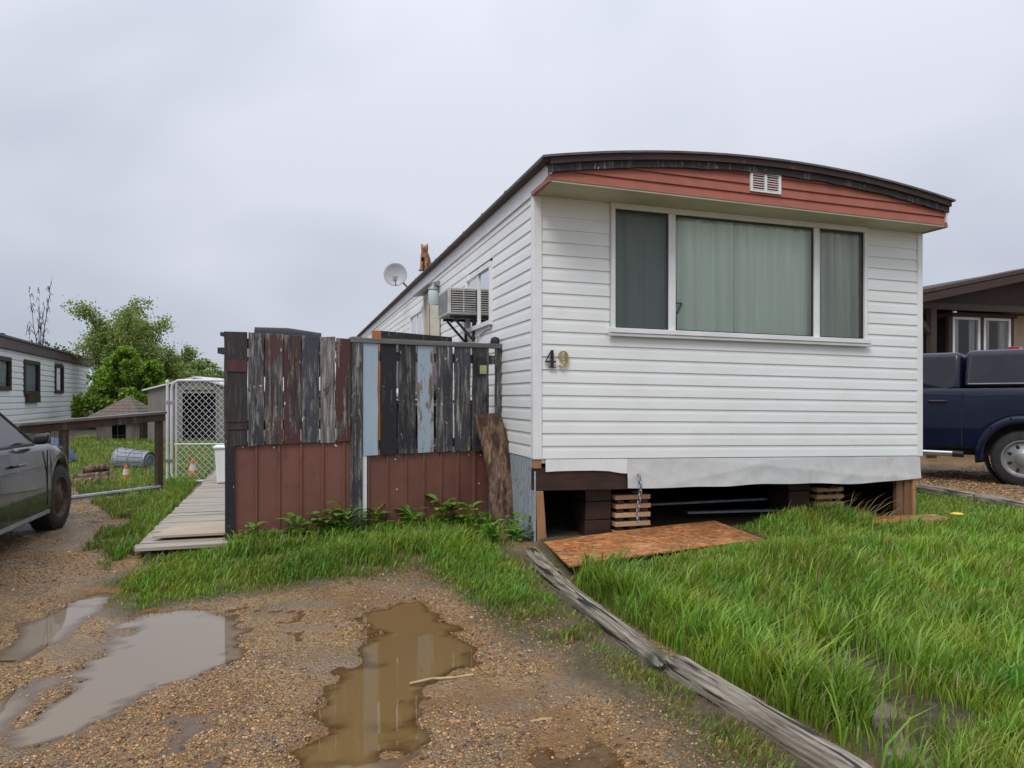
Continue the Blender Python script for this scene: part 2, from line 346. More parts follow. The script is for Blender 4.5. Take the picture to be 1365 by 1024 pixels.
mudm = sstep(.004, .016, pud_depth(fx, fy)) * (1 - a_) * (1 - under); gr = np.maximum(gr, under)  # dark dirt under the home, its colour also deepening the crawl space shade
I = np.arange(len(gx) * len(gy)).reshape(len(gy), len(gx))
T = np.stack([I[:-1, :-1], I[:-1, 1:], I[1:, 1:], I[1:, :-1]], -1).reshape(-1, 4)
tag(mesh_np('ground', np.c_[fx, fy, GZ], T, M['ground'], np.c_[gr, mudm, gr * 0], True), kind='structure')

def water_mat(name, c, fac):
    m, nt, b, N, L = new_mat(name); out = [n for n in nt.nodes if n.type == 'OUTPUT_MATERIAL'][0]
    b.inputs['Base Color'].default_value = c + (1,); b.inputs['Roughness'].default_value = .015; b.inputs['IOR'].default_value = 1.33; b.inputs['Specular IOR Level'].default_value = .5
    t = N('ShaderNodeBsdfTransparent'); t.inputs[0].default_value = (.8, .66, .45, 1); g = N('ShaderNodeBsdfGlossy'); g.inputs['Roughness'].default_value = .012
    fr = N('ShaderNodeFresnel'); fr.inputs[0].default_value = 1.33; m1 = N('ShaderNodeMixShader'); L(fr.outputs[0], m1.inputs[0]); L(t.outputs[0], m1.inputs[1]); L(g.outputs[0], m1.inputs[2])
    at = N('ShaderNodeAttribute'); at.attribute_name = 'tint'; dv = N('ShaderNodeMath'); dv.operation = 'MULTIPLY_ADD'; L(at.outputs['Fac'], dv.inputs[0]); dv.inputs[1].default_value = fac - .12; dv.inputs[2].default_value = .12   # deeper water hides its bed
    mx = N('ShaderNodeMixShader'); L(dv.outputs[0], mx.inputs[0]); L(m1.outputs[0], mx.inputs[1]); L(b.outputs[0], mx.inputs[2]); L(mx.outputs[0], out.inputs[0])
    n = noise(N, L, 7, 2, .5); bp = N('ShaderNodeBump'); bp.inputs['Strength'].default_value = .035; bp.inputs['Distance'].default_value = .01; L(n, bp.inputs['Height'])
    for q in (b, g, fr): L(bp.outputs[0], q.inputs['Normal'])
    return m
M['water'] = water_mat('muddy_rain_water', (.165, .105, .04), .93)
M['watergrey'] = water_mat('silty_rain_water', (.24, .19, .135), .8)
ALLP = (PUD_L, PUD_S, PUD_R, PUD_M, PUD_W, PUD_G)
def nearest(P, x, y): return np.all([sdf(P, x, y) <= sdf(Q, x, y) for Q in ALLP if Q is not P], axis=0)   # sheets never overlap
for P, mt in ((PUD_L, 'watergrey'), (PUD_S, 'watergrey'), (PUD_R, 'water'), (PUD_M, 'water'), (PUD_W, 'watergrey'), (PUD_G, 'watergrey')):
    c = np.mean(P, 0); zl = zbase(float(c[0]), float(c[1])) - (.005 if mt == 'water' else -.003); lo, hi = np.min(P, 0) - .45, np.max(P, 0) + .45
    qx, qy = np.arange(math.floor(lo[0] / .03), hi[0] / .03) * .03, np.arange(math.floor(max(lo[1], 1.6) / .03), hi[1] / .03) * .03; QX, QY = np.meshgrid(qx, qy); ux, uy = QX.ravel(), QY.ravel()
    dep = zl - zg(ux, uy); own = sdf(P, ux, uy); ok = ((own < .42) & (dep > -.02)).reshape(QX.shape); I = np.arange(ux.size).reshape(QX.shape)
    T = np.stack([I[:-1, :-1], I[:-1, 1:], I[1:, 1:], I[1:, :-1]], -1)[ok[:-1, :-1] & ok[:-1, 1:] & ok[1:, 1:] & ok[1:, :-1] & nearest(P, (ux + .015), (uy + .015)).reshape(QX.shape)[:-1, :-1]]
    if not len(T): continue
    us, inv = np.unique(T, return_inverse=True); T = inv.reshape(-1, 4); V = np.c_[ux, uy, np.full(ux.size, zl)][us]; D = np.clip(dep[us] / .022, 0, 1)
    tag(mesh_np('puddle', V, T, M[mt], np.c_[D, D, D]), kind='structure')

# ------------------------------------------------------------------ the mobile home
home = thing('mobile_home', 'old white sided mobile home with red gable, number 49 and a broad front window', 'mobile home', HO, AX)
CH = .1128
def siding(mb, u0, u1, z0, z1, holes=(), face='y', at=0.0, sgn=-1, ch=CH, lip=.0095):
    """lapped siding along u between z0 and z1; holes are (u0,u1,z0,z1)"""
    z = z0
    while z < z1 - .01:
        t = min(z + ch, z1); mid = (z + t) / 2; cuts = [(u0, u1)]
        for a, b, c, d in holes:
            if c <= mid <= d: cuts = [q for s, e in cuts for q in ((s, min(e, a)), (max(s, b), e)) if q[1] - q[0] > .004]
        prof = [(0, z), (lip, z + .002), (lip, z + .006), (lip * .62, z + (t - z) * .62), (lip * .22, z + (t - z) * .8), (lip * .12, t)]
        for a, b in cuts:
            n = max(1, int((b - a) / .6)); us = [a + (b - a) * i / n for i in range(n + 1)]
            P = (lambda u, o, zz: (u, at + sgn * o, zz)) if face == 'y' else (lambda u, o, zz: (at + sgn * o, u, zz))
            mb.grid([[P(u, o, zz) for u in us] for o, zz in prof])
        z = t
def H_(mb, name, mat, **k):
    mb.v = [(x, y + (.033 * x if y < -.2 and x > 0 and z > 3.0 else 0), z) for x, y, z in mb.v]
    return mb.build(name, mat, k.pop('parent', home), shear=True, **k)
WX0, WX1, WZ0 = .7178, 3.529, 1.90
mb = MB(); siding(mb, .06, WID - .045, .74, 3.06, [(WX0 - .005, WX1 + .005, WZ0 - .02, 9)]); mb.box(.0, WID, .012, .03, .70, WZ0 - .03); mb.box(0, WX0, .012, .03, WZ0, 3.07); mb.box(WX1, WID, .012, .03, WZ0, 3.07)
H_(mb, 'front_wall', M['vinyl'])
W1 = (1.42, 2.54, 2.07, 2.72); W2 = (5.7, 7.0, 1.85, 2.74); DR = (4.55, 5.45, .8, 2.86)
mb = MB(); siding(mb, .05, LEN, .74, 3.075, [W1, W2, DR], 'x', 0, -1); H_(mb, 'long_side_wall', M['vinyl'])
mb = MB(); mb.box(.014, .03, .035, LEN, .7, 1.85); mb.box(.014, .03, .035, 1.42, 1.85, 3.07); mb.box(.014, .03, 2.54, 4.5, 1.85, 3.07); mb.box(.014, .03, 5.5, LEN, 1.85, 3.07); mb.box(.03, WID - .03, LEN - .05, LEN, .7, 3.2)
H_(mb, 'wall_backing', M['white'])
mb = MB(); siding(mb, .05, LEN, .74, 3.06, [], 'x', WID, 1); mb.box(WID - .02, WID - .002, .035, LEN - .06, .72, 3.06); H_(mb, 'far_side_wall', M['vinyl'])
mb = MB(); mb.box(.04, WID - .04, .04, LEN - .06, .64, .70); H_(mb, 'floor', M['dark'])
def arch(x): u = (x - WID / 2) / (WID / 2 + .05); return 3.24 + .192 * (1 - u * u) + .0155 * x
OV = -.43; xs = [-.03 + (WID + .06) * i / 40 for i in range(41)]
# roof sheet
mb = MB(); xr = [-.10 + (WID + .16) * i / 40 for i in range(41)]
for y0, y1, th in ((-.52, LEN + .1, .018),):
    top = [(x, arch(x) + .012) for x in xr]; bot = [(x, arch(x) + .012 - th) for x in xr][::-1]; mb.prism(top + bot, 'y', y0, y1)
roof = H_(mb, 'roof', M['roof'])
mb = MB()
for y in np.arange(.6, LEN, .9): mb.prism([(x, arch(x) + .022) for x in xr] + [(x, arch(x) + .010) for x in xr][::-1], 'y', y, y + .05)
H_(mb, 'roof_seams', M['roof'], parent=roof)
def band(a, b, y0, y1, name, mat):
    m_ = MB(); m_.prism([(x, arch(x) - a) for x in xs] + [(x, arch(x) - b) for x in xs][::-1], 'y', y0, y1); return H_(m_, name, mat)
band(.007, .060, -.50, -.40, 'roof_edge_strip', M['brownstrip'])
mb = MB(); rr = random.Random(3)
up = [(x, arch(x) - .055 + rr.uniform(-.002, .002)) for x in xs]; lo = [(x, arch(x) - .120 + rr.uniform(-.005, .005)) for x in xs][::-1]
mb.prism(up + lo, 'y', -.472, -.438); H_(mb, 'fascia_board', M['blackboard'])
# red gable siding
mb = MB(); courses = [3.07, 3.155, 3.24, 3.325, 3.41, 3.5]
for i in range(len(courses) - 1):
    z0, z1 = courses[i], courses[i + 1]; rows = []
    for q, o in ((0, .0), (0.02, .018), (.16, .016), (.72, .008), (1, .002)):
        rows.append([(x, OV - o, min(z0 + (z1 - z0) * q, arch(x) - .095)) for x in xs])
    mb.grid(rows)
mb.box(-.02, WID + .02, OV + .003, OV + .02, 3.072, 3.17)
H_(mb, 'gable', M['redside'])
mb = MB(); mb.box(0, WID, OV - .012, -.002, 3.056, 3.07); H_(mb, 'soffit', M['soffit'])
for x_ in (-.034, WID + .002): mb = MB(); mb.box(x_, x_ + .032, OV - .02, 0, 3.05, 3.085); H_(mb, 'eave_trim', M['redside'])
# white frieze along the long side, running out under the front overhang
mb = MB(); mb.prism([(OV - .03, 3.115), (OV - .03, 3.232), (LEN, 3.232), (LEN, 3.06), (-.02, 3.06)], 'x', -.024, -.003); mb.prism([(OV - .03, 3.10), (OV - .03, 3.21), (LEN, 3.21), (LEN, 3.06), (-.02, 3.06)], 'x', WID + .003, WID + .024)
H_(mb, 'frieze_board', M['white'])
mb = MB(); mb.box(-.10, -.026, -.49, LEN, 3.205, 3.240); H_(mb, 'eave_edge', M['brownstrip'], bevel=.004)
for x0, x1, name in ((-.019, .062, 'corner_trim'), (WID - .048, WID + .019, 'corner_trim')):
    mb = MB(); mb.box(x0, x1, -.019, .06, .735, 3.055); H_(mb, name, M['white'], bevel=.006)
# gable vent
mb = MB(); VX, VZ = 2.085, 3.265; y = OV - .03
mb.box(VX - .165, VX + .165, y, y + .03, VZ - .09, VZ - .075); mb.box(VX - .165, VX + .165, y, y + .03, VZ + .075, VZ + .09)
for x in (VX - .165, VX - .012, VX + .141): mb.box(x, x + .024, y, y + .03, VZ - .076, VZ + .076)
for i in range(7):
    for x0 in (VX - .142, VX + .011):
        z = VZ - .07 + i * .0215; mb.hexa([(x0, y + .004, z), (x0 + .131, y + .004, z), (x0 + .131, y + .024, z + .012), (x0, y + .024, z + .012), (x0, y + .004, z + .003), (x0 + .131, y + .004, z + .003), (x0 + .131, y + .024, z + .016), (x0, y + .024, z + .016)])
v_ = H_(mb, 'gable_vent', M['white']); mb = MB(); mb.box(VX - .15, VX + .15, y + .027, y + .032, VZ - .08, VZ + .08); H_(mb, 'vent_backing', M['dark'], parent=v_)
# front window
mb = MB(); y0, y1 = -.042, .03; D1 = (1.293, 1.366); D2 = (2.891, 2.955); f = .038
mb.box(WX0, WX1, y0, y1, 3.002, 3.055); mb.box(WX0, WX0 + f, y0, y1, WZ0, 3.0); mb.box(WX1 - f, WX1, y0, y1, WZ0, 3.0); mb.box(WX0 - .02, WX1 + .02, y0 - .02, y1, WZ0 - .022, WZ0 + .022)
mb.box(*D1, y0 + .006, y1, WZ0 + .022, 3.0); mb.box(*D2, y0 + .006, y1, WZ0 + .022, 3.0)
win = H_(mb, 'front_window', M['white'], bevel=.004)
mb = MB(); mb.box(WX0 - .03, WX1 + .03, y0 - .012, y0 + .01, WZ0 - .052, WZ0 - .024); H_(mb, 'window_sill', M['whiteold'], parent=win, bevel=.003)
panes = [(WX0 + f, D1[0]), (D1[1], D2[0]), (D2[1], WX1 - f)]
mb = MB()
for a, b in panes:
    mb.box(a, b, -.018, -.004, 2.982, 3.0); mb.box(a, b, -.018, -.004, WZ0 + .022, WZ0 + .034); mb.box(a, a + .012, -.018, -.004, WZ0 + .034, 2.982); mb.box(b - .012, b, -.018, -.004, WZ0 + .034, 2.982)
H_(mb, 'window_gasket', M['black'], parent=win)
for a, b in panes:
    mb = MB(); mb.v = [(a, -.002, WZ0 + .02), (b, -.002, WZ0 + .02), (b, -.002, 3.0), (a, -.002, 3.0)]; mb.f = [(0, 1, 2, 3)]; H_(mb, 'pane', M['glass'], parent=win, normals=False)
def screen_mat():
    m, nt, b, N, L = new_mat('insect_screen'); out = [n for n in nt.nodes if n.type == 'OUTPUT_MATERIAL'][0]
    b.inputs['Base Color'].default_value = (.05, .062, .072, 1); b.inputs['Roughness'].default_value = .6
    t = N('ShaderNodeBsdfTransparent'); mx = N('ShaderNodeMixShader'); mx.inputs[0].default_value = .55; L(t.outputs[0], mx.inputs[1]); L(b.outputs[0], mx.inputs[2]); L(mx.outputs[0], out.inputs[0]); return m
M['screen'] = screen_mat(); a, b = panes[0]
mb = MB(); mb.v = [(a, -.026, WZ0 + .02), (b, -.026, WZ0 + .02), (b, -.026, 3.0), (a, -.026, 3.0)]; mb.f = [(0, 1, 2, 3)]; H_(mb, 'insect_screen', M['screen'], parent=win, normals=False)
M['curtain'] = surf('sea_green_curtain', (.84, .93, .83), (.76, .87, .77), .9, 3, (6, 1, .3), spec=.1)
def curtain(x0, x1, ph, gather, name='curtain', mat='curtain', z0=1.80, z1=3.03, yb=.052, parent=win, face='y'):
    m_ = MB(); rows = []; n = int((x1 - x0) / .012)
    for z in (z0, (z0 + z1) / 2, z1 - .06, z1):
        r_ = []
        for i in range(n + 1):
            x = x0 + (x1 - x0) * i / n; w = math.sin(x * 52 + ph + .9 * math.sin(x * 9 + ph)) * .016 * gather + math.sin(x * 17 + ph * 2) * .02 * gather + math.sin(x * 131) * .003
            r_.append((x, yb + w, z) if face == 'y' else (yb + w, x, z))
        rows.append(r_)
    m_.grid(rows); return H_(m_, name, M[mat], parent=parent, smooth=True)
curtain(WX0 - .04, 1.36, .3, .9); curtain(1.34, 2.03, 1.2, 1.0); curtain(2.036, 2.93, 2.5, .8); M['curtain_dull'] = surf('dull_grey_green_curtain', (.62, .66, .58), (.48, .52, .46), .9, 3, (6, 1, .3), spec=.1)
curtain(2.91, 3.16, 4.0, 1.0, mat='curtain_dull'); curtain(3.165, WX1 + .05, .5, 1.3, mat='curtain_dull')
mb = MB(); mb.tube([(WX0 - .1, .09, 3.035), (WX1 + .1, .09, 3.035)], .012); H_(mb, 'curtain_rod', M['greymetal'], parent=win)
# house number
def ribbon(mb, pts, ws, y0, y1):
    n = len(pts); lft = []; rgt = []
    for i, (x, z) in enumerate(pts):
        a = pts[max(i - 1, 0)]; b = pts[min(i + 1, n - 1)]; dx, dz = b[0] - a[0], b[1] - a[1]; l = math.hypot(dx, dz) or 1
        w = ws[i] / 2; lft.append((x - dz / l * w, z + dx / l * w)); rgt.append((x + dz / l * w, z - dx / l * w))
    for i in range(n - 1): mb.prism([lft[i], lft[i + 1], rgt[i + 1], rgt[i]], 'y', y0, y1)
M['bronze'] = surf('dark_bronze_digit', (.03, .026, .024), (.05, .04, .03), .35, 20, metal=.5); M['brass'] = surf('brass_digit', (.52, .38, .12), (.36, .27, .1), .28, 20, metal=.85)
NX, NZ, s = .083, 1.545, .155
mb = MB(); P = lambda u, v: (NX + u * s, NZ + v * s)
mb.prism([P(.36, .05), P(.53, .05), P(.53, 1), P(.42, 1), P(.36, .92)], 'y', -.034, -.022)
mb.prism([P(.0, .30), P(.68, .30), P(.68, .40), P(.08, .40)], 'y', -.035, -.0225); mb.prism([P(.0, .30), P(.08, .36), P(.46, 1.0), P(.38, 1.0)], 'y', -.0335, -.0215); mb.prism([P(.22, 0), P(.67, 0), P(.67, .07), P(.22, .07)], 'y', -.0345, -.0217)
H_(mb, 'house_number', M['bronze'])['label'] = 'dark digit 4'
mb = MB(); NX = .205; pts = []; ws = []
for i in range(25):
    a = 2 * math.pi * i / 24; pts.append(P(.34 + .22 * math.cos(a), .68 + .27 * math.sin(a))); ws.append(s * (.06 + .09 * abs(math.cos(a))))
ribbon(mb, pts, ws, -.034, -.022)
tl = [P(.57, .68), P(.57, .5), P(.52, .28), P(.42, .11), P(.28, .04), P(.14, .08), P(.12, .17)]; ribbon(mb, tl, [s * q for q in (.15, .15, .13, .10, .08, .09, .13)], -.036, -.0225)
H_(mb, 'house_number', M['brass'])['label'] = 'brass digit 9'
# under the floor line: wrap, joist, posts, side skirting
mb = MB(); n = 150; rows = []
for j in range(17):
    r_ = []
    for i in range(n + 1):
        x = .885 + (WID - .01 - .885) * i / n; t = j / 16; zb = .472 + .008 * math.sin(x * 3.1) + .004 * math.sin(x * 9) + .03 * sstep(3.4, 4.2, x) - .012 * sstep(1.3, .9, x)
        rg_ = lambda q: (1 - abs(math.sin(q))) ** 3
        y = -.010 - .008 * t - .016 * rg_(x * 1.05 + t * 1.5 + .4) * t ** .6 * (1.15 - t) - .014 * rg_(x * .8 - t * 2.2 + 1.9) * t * (1.2 - t) - .008 * rg_(x * 2.6 + t * 1.2) * t - .006 * rg_(x * 4.3 - t * 3) * t * (1.1 - t)
        r_.append((x, y, .735 * (1 - t) + zb * t))
    rows.append(r_)
mb.grid(rows); H_(mb, 'underfloor_wrap', M['whiteold'], smooth=True)
mb = MB(); mb.prism([(.10, .735), (.885, .735), (.885, .60), (.82, .605), (.70, .625), (.55, .632), (.35, .632), (.20, .63), (.10, .625)], 'y', -.012, .0); H_(mb, 'wrap_remnant', M['white'])
mb = MB(); mb.box(-.005, .895, .004, .09, .455, .66); mb.box(.9, WID - .02, .03, .09, .5, .68); H_(mb, 'rim_joist', M['rim_joist'], bevel=.006)
mb = MB(); mb.box(-.012, .06, -.008, .03, .655, .734); H_(mb, 'corner_block', M['rawwood'], bevel=.004)
mb = MB(); mb.hexa([(.025, -.006, -.03), (.115, -.006, -.03), (.115, .045, -.03), (.025, .045, -.03), (.012, -.006, .455), (.078, -.006, .455), (.078, .045, .455), (.012, .045, .455)]); H_(mb, 'corner_post', M['rawwood'], bevel=.004)
for x0, x1, y0, mt in ((3.955, 4.035, .03, 'darkpost'), (4.04, 4.12, .012, 'darkpost'), (4.125, 4.165, -.008, 'rawwood')):
    mb = MB(); mb.box(x0, x1, y0, y0 + .05, -.02, .56); H_(mb, 'corner_post', M[mt], bevel=.004)
mb = MB(); mb.prism([(.0, -.04), (.0, .62), (.06, .735), (1.6, .735), (1.6, -.04)], 'x', -.004, .010); mb.box(.0, .012, 1.6, LEN, -.04, .735); H_(mb, 'side_skirting', M['greyosb'])
mb = MB(); mb.box(WID - .015, WID - .002, .2, LEN, .02, .74); mb.box(.05, WID - .05, LEN - .1, LEN - .08, -.05, .74); H_(mb, 'far_skirting', M['rim_joist'])  # dark brown put in to deepen the shade under the home
for x in (1.0, 3.2):
    mb = MB(); mb.box(x, x + .1, .12, LEN - .4, .40, .425); mb.box(x + .045, x + .055, .12, LEN - .4, .425, .62); mb.box(x, x + .1, .12, LEN - .4, .62, .64); H_(mb, 'chassis_beam', M['rim_joist'])
# side windows, door, lamp
def side_window(y0, y1, z0, z1, slide, name='side_window', cm='curtain'):
    m_ = MB(); w = .045; m_.box(-.04, .02, y0 - .02, y1 + .02, z1 - w, z1 + .01); m_.box(-.045, .02, y0 - .02, y1 + .02, z0 - .015, z0 + w - .01); m_.box(-.04, .02, y0 - .02, y0 + w - .02, z0 + .03, z1 - w); m_.box(-.04, .02, y1 - w + .02, y1 + .02, z0 + .03, z1 - w); m_.box(-.03, .01, (y0 + y1) / 2 - .02, (y0 + y1) / 2 + .02, z0 + .03, z1 - w)
    w_ = H_(m_, name, M['white'], bevel=.003)
    for a, b in ((y0 + .02, (y0 + y1) / 2 - .02), ((y0 + y1) / 2 + .02, y1 - .02)):
        p = MB(); p.v = [(-.012, a, z0), (-.012, b, z0), (-.012, b, z1), (-.012, a, z1)]; p.f = [(0, 1, 2, 3)]; H_(p, 'pane', M['glass'], parent=w_, normals=False)
    return w_
sw = side_window(*W1, 0)
M['blind'] = surf('grey_blue_blind', (.22, .26, .3), (.16, .2, .24), .7, 4); M['paleblue'] = surf('pale_blue_blind', (.5, .58, .66), None, .6, 4)
mb = MB()
for i in range(26): z = 2.10 + i * .022; mb.box(.05, .062, 1.44, 1.96, z, z + .016)
H_(mb, 'blind', M['blind'], parent=sw)
mb = MB(); mb.box(.05, .07, 2.02, 2.5, 2.1, 2.7); H_(mb, 'window_board', M['rawwood'], parent=sw)
sw2 = side_window(*W2, 0); mb = MB(); mb.box(.02, .03, 5.72, 6.4, 1.9, 2.7); H_(mb, 'blind', M['paleblue'], parent=sw2)
M['beige'] = surf('beige_door_paint', (.6, .58, .5), (.5, .48, .41), .5, 4, c3=(.2, .1, .05), s3=9, lo3=.66, hi3=.72)
mb = MB(); mb.box(-.05, .03, 4.5, 4.56, .76, 2.9); mb.box(-.05, .03, 5.44, 5.5, .76, 2.9); mb.box(-.05, .03, 4.56, 5.44, 2.84, 2.9); mb.box(-.02, .03, 4.56, 5.44, .78, 2.84); dr = H_(mb, 'door', M['beige'], bevel=.004)
mb = MB(); mb.tube([(-.02, 5.34, 1.75), (-.07, 5.34, 1.75)], .025, 10); H_(mb, 'door_handle', M['chrome'], parent=dr)
mb = MB(); mb.hexa([(-.19, 4.35, 2.90), (-.0, 4.35, 2.93), (0, 5.75, 2.93), (-.19, 5.75, 2.90), (-.19, 4.35, 2.92), (0, 4.35, 2.97), (0, 5.75, 2.97), (-.19, 5.75, 2.92)]); H_(mb, 'door_hood', M['greymetal'], parent=dr)
mb = MB(); mb.box(-.17, -.02, 4.28, 4.46, 1.2, 2.60); lampbox = H_(mb, 'door_side_casing', M['beige'], bevel=.008)
mb = MB(); mb.box(-.178, -.172, 4.272, 4.30, 1.2, 2.60); mb.box(-.178, -.03, 4.45, 4.468, 1.2, 2.61); H_(mb, 'casing_edge', M['rawwood'], parent=lampbox)
M['lampglass'] = surf('pale_lamp_glass', (.55, .66, .64), (.45, .56, .55), .15, 6)
mb = MB(); mb.lathe([(.055, 2.61), (.072, 2.63), (.072, 2.80), (.06, 2.83)], 16, (-.10, 4.37, 0)); pl = H_(mb, 'porch_lamp', M['lampglass'], smooth='auto')
mb = MB(); mb.lathe([(.075, 2.83), (.07, 2.86), (.03, 2.90), (.02, 2.94)], 16, (-.10, 4.37, 0)); mb.box(-.07, -.0, 4.35, 4.39, 2.90, 2.93); H_(mb, 'lamp_cap', M['greymetal'], parent=pl, smooth='auto')
mb = MB(); mb.box(-.02, -.002, 7.55, 7.6, 2.5, 3.06); H_(mb, 'seam_trim', M['white'])
mb = MB(); mb.tube([(-.02, 1.45, 2.03), (-.02, 1.75, 2.01), (-.02, 2.0, 1.97), (-.02, 2.2, 1.7)], .007, 6); mb.box(-.03, -.01, 1.46, 1.5, 2.015, 2.045); H_(mb, 'side_cable', M['whiteold'])

def child_world(px, d, z): return (XA(px, d), d, z)
# ------------------------------------------------------------------ things on and around the home
ac = thing('air_conditioner', 'grey window air conditioner on a black bracket, sticking out of the long white side wall', 'air conditioner', HW(0, 2.12), AX)
mb = MB(); mb.box(-.34, .02, .0, .60, 2.235, 2.545); case = mb.build('casing', M['greymetal'], ac, bevel=.012)
M['accase'] = surf('pale_ac_case', (.55, .55, .52), (.42, .42, .40), .5, 6, c3=(.25, .24, .2), s3=10, lo3=.6, hi3=.75); case.data.materials[0] = M['accase']
mb = MB(); mb.box(-.305, -.015, -.004, .002, 2.265, 2.52); mb.build('grille_recess', M['dark'], ac)
mb = MB()
for i in range(10): z = 2.27 + i * .026; mb.box(-.30, -.02, -.011, -.003, z, z + .011)
mb.box(-.167, -.155, -.014, -.002, 2.262, 2.525); mb.build('side_louvre', M['accase'], ac)
mb = MB()
for i in range(16): y = .04 + i * .034; mb.box(-.347, -.338, y, y + .016, 2.27, 2.51)
mb.build('condenser_grille', M['greymetal'], ac)
mb = MB()
for y in (.1, .5): mb.beam((-.30, y, 2.215), (.0, y, 2.215), .03, .03); mb.beam((-.25, y, 2.20), (-.015, y, 1.94), .025, .025); mb.beam((-.02, y, 1.93), (-.02, y, 2.23), .03, .03)
mb.beam((-.2, .08, 2.195), (-.2, .52, 2.195), .02, .02); mb.build('bracket', M['black'], ac)

dish = thing('satellite_dish', 'grey round satellite dish on an arm at the roof edge behind the cat', 'satellite dish', (XA(527, 13.5), 13.5, 3.53), 0)
mb = MB(); n = 28; rows = []
for i in range(9):
    r_ = .215 * i / 8; rows.append([(r_ * math.cos(2 * math.pi * k / n), .45 * r_ * r_ * 3 - .06, r_ * math.sin(2 * math.pi * k / n) * 1.0) for k in range(n + 1)])
mb.grid([[(x, -y, z) for x, y, z in r] for r in rows]); M['dish'] = surf('grey_dish_paint', (.46, .47, .50), (.40, .41, .44), .45, 6)
o = mb.build('reflector', M['dish'], dish, smooth=True); sm = o.modifiers.new('thick', 'SOLIDIFY'); sm.thickness = .006
mb = MB(); mb.tube([(.03, .06, -.03), (.13, .12, -.14), (.25, .12, -.26)], .02, 8); mb.box(.19, .33, .04, .2, -.29, -.255); mb.build('mount', M['greymetal'], dish)
mb = MB(); mb.tube([(.02, -.05, -.21), (.04, -.30, -.14)], .012, 8); mb.build('feed_arm', M['greymetal'], dish)
mb = MB(); mb.box(.01, .075, -.37, -.28, -.17, -.08); mb.build('receiver', M['greymetal'], dish, bevel=.01)

def fur():
    m, nt, b, N, L = new_mat('ginger_tabby_fur'); co = N('ShaderNodeTexCoord').outputs['Object']
    w = N('ShaderNodeTexWave'); w.bands_direction = 'Z'; w.inputs['Scale'].default_value = 13; w.inputs['Distortion'].default_value = 5; w.inputs['Detail'].default_value = 2; L(co, w.inputs[0])
    c = ramp(N, L, w.outputs['Fac'], [(.25, (.22, .10, .045)), (.7, (.40, .22, .11))]); n = noise(N, L, 14, 3, .5, co=co); f = ramp(N, L, n, [(.55, 0.0), (.7, 1.0)]); c = mixc(N, L, f, c, (.5, .34, .22))
    L(c, b.inputs['Base Color']); b.inputs['Roughness'].default_value = .85; bump(N, L, noise(N, L, 90, 3, .6, co=co), b, .5, .01); return m
M['fur'] = fur()
cat = thing('cat', 'ginger tabby cat sitting upright on the roof edge, facing left', 'cat', tuple(HW(-.02, 5.55)) + (3.30,), AX + R(62))
# one skinned body: x- is the way it faces
J = [((.08, 0, .085), .088), ((.055, 0, .165), .082), ((.005, -.003, .24), .068), ((-.022, -.006, .30), .052), ((-.04, -.010, .352), .060), ((-.085, -.012, .345), .038), ((-.107, -.012, .337), .024),
     ((-.025, -.033, .20), .036), ((-.04, -.036, .10), .024), ((-.045, -.036, .02), .020), ((-.075, -.036, .006), .018),
     ((-.025, .033, .20), .036), ((-.04, .036, .10), .024), ((-.045, .036, .02), .020), ((-.075, .036, .006), .018),
     ((.07, -.065, .06), .05), ((.01, -.075, .025), .026), ((-.04, -.075, .008), .018), ((.07, .065, .06), .05), ((.01, .075, .025), .026), ((-.04, .075, .008), .018),
     ((.15, 0, .03), .026), ((.20, -.06, .012), .018), ((.18, -.14, .010), .016), ((.10, -.17, .010), .012),
     ((-.035, -.048, .392), .026), ((-.032, -.058, .438), .006), ((-.035, .030, .392), .026), ((-.032, .042, .438), .006)]
E = [(0, 1), (1, 2), (2, 3), (3, 4), (4, 5), (5, 6), (2, 7), (7, 8), (8, 9), (9, 10), (2, 11), (11, 12), (12, 13), (13, 14), (0, 15), (15, 16), (16, 17), (0, 18), (18, 19), (19, 20), (0, 21), (21, 22), (22, 23), (23, 24), (4, 25), (25, 26), (4, 27), (27, 28)]
me = bpy.data.meshes.new('body'); me.from_pydata([j[0] for j in J], E, []); o = bpy.data.objects.new('body', me); col.objects.link(o); o.parent = cat; me.materials.append(M['fur'])
sk = o.modifiers.new('skin', 'SKIN'); sk.use_smooth_shade = True; o.modifiers.new('sub', 'SUBSURF').levels = 2; o.modifiers['sub'].render_levels = 2
for i, (p, r_) in enumerate(J): me.skin_vertices[0].data[i].radius = (r_, r_); me.skin_vertices[0].data[i].use_root = (i == 0)
for s_ in (-1, 1): mb = MB(); mb.lathe([(.0001, -.008), (.008, -.004), (.008, .004), (.0001, .008)], 8, (-.092, -.012 + s_ * .026, .362), 'x'); mb.build('eye', M['black'], cat)
mb = MB(); mb.box(-.122, -.110, -.019, -.005, .337, .347); mb.build('nose', surf('pink_nose', (.4, .16, .13)), cat, bevel=.003)

# hanging ornament in the window
bx, bz = HW(1.415, .04), 0
t = thing('hanging_ornament', 'small blue triangular ornament on a stick inside the front window', 'ornament', bx, AX)
M['blueplastic'] = surf('teal_blue_plastic', (.03, .11, .17), None, .4, 5)
mb = MB(); A, B, C = (-.045, 2.165), (.055, 2.165), (.002, 2.065)
for p, q in ((A, B), (B, C), (C, A)): mb.beam((p[0], 0, p[1]), (q[0], 0, q[1]), .01, .014)
for k in range(1, 5): z = 2.165 - k * .02; w_ = .045 * (1 - k / 5); mb.beam((-w_, 0, z), (w_ + .006, 0, z), .003, .004)
mb.v = [v for v in mb.v]; mb.build('triangle_frame', M['blueplastic'], t)
mb = MB(); mb.tube([(.002, 0, 2.07), (0, 0, 1.88)], .005, 6); mb.tube([(0, .0, 2.165), (.006, 0, 2.5), (.01, 0, 2.98)], .0025, 5); mb.build('stick', M['blueplastic'], t)

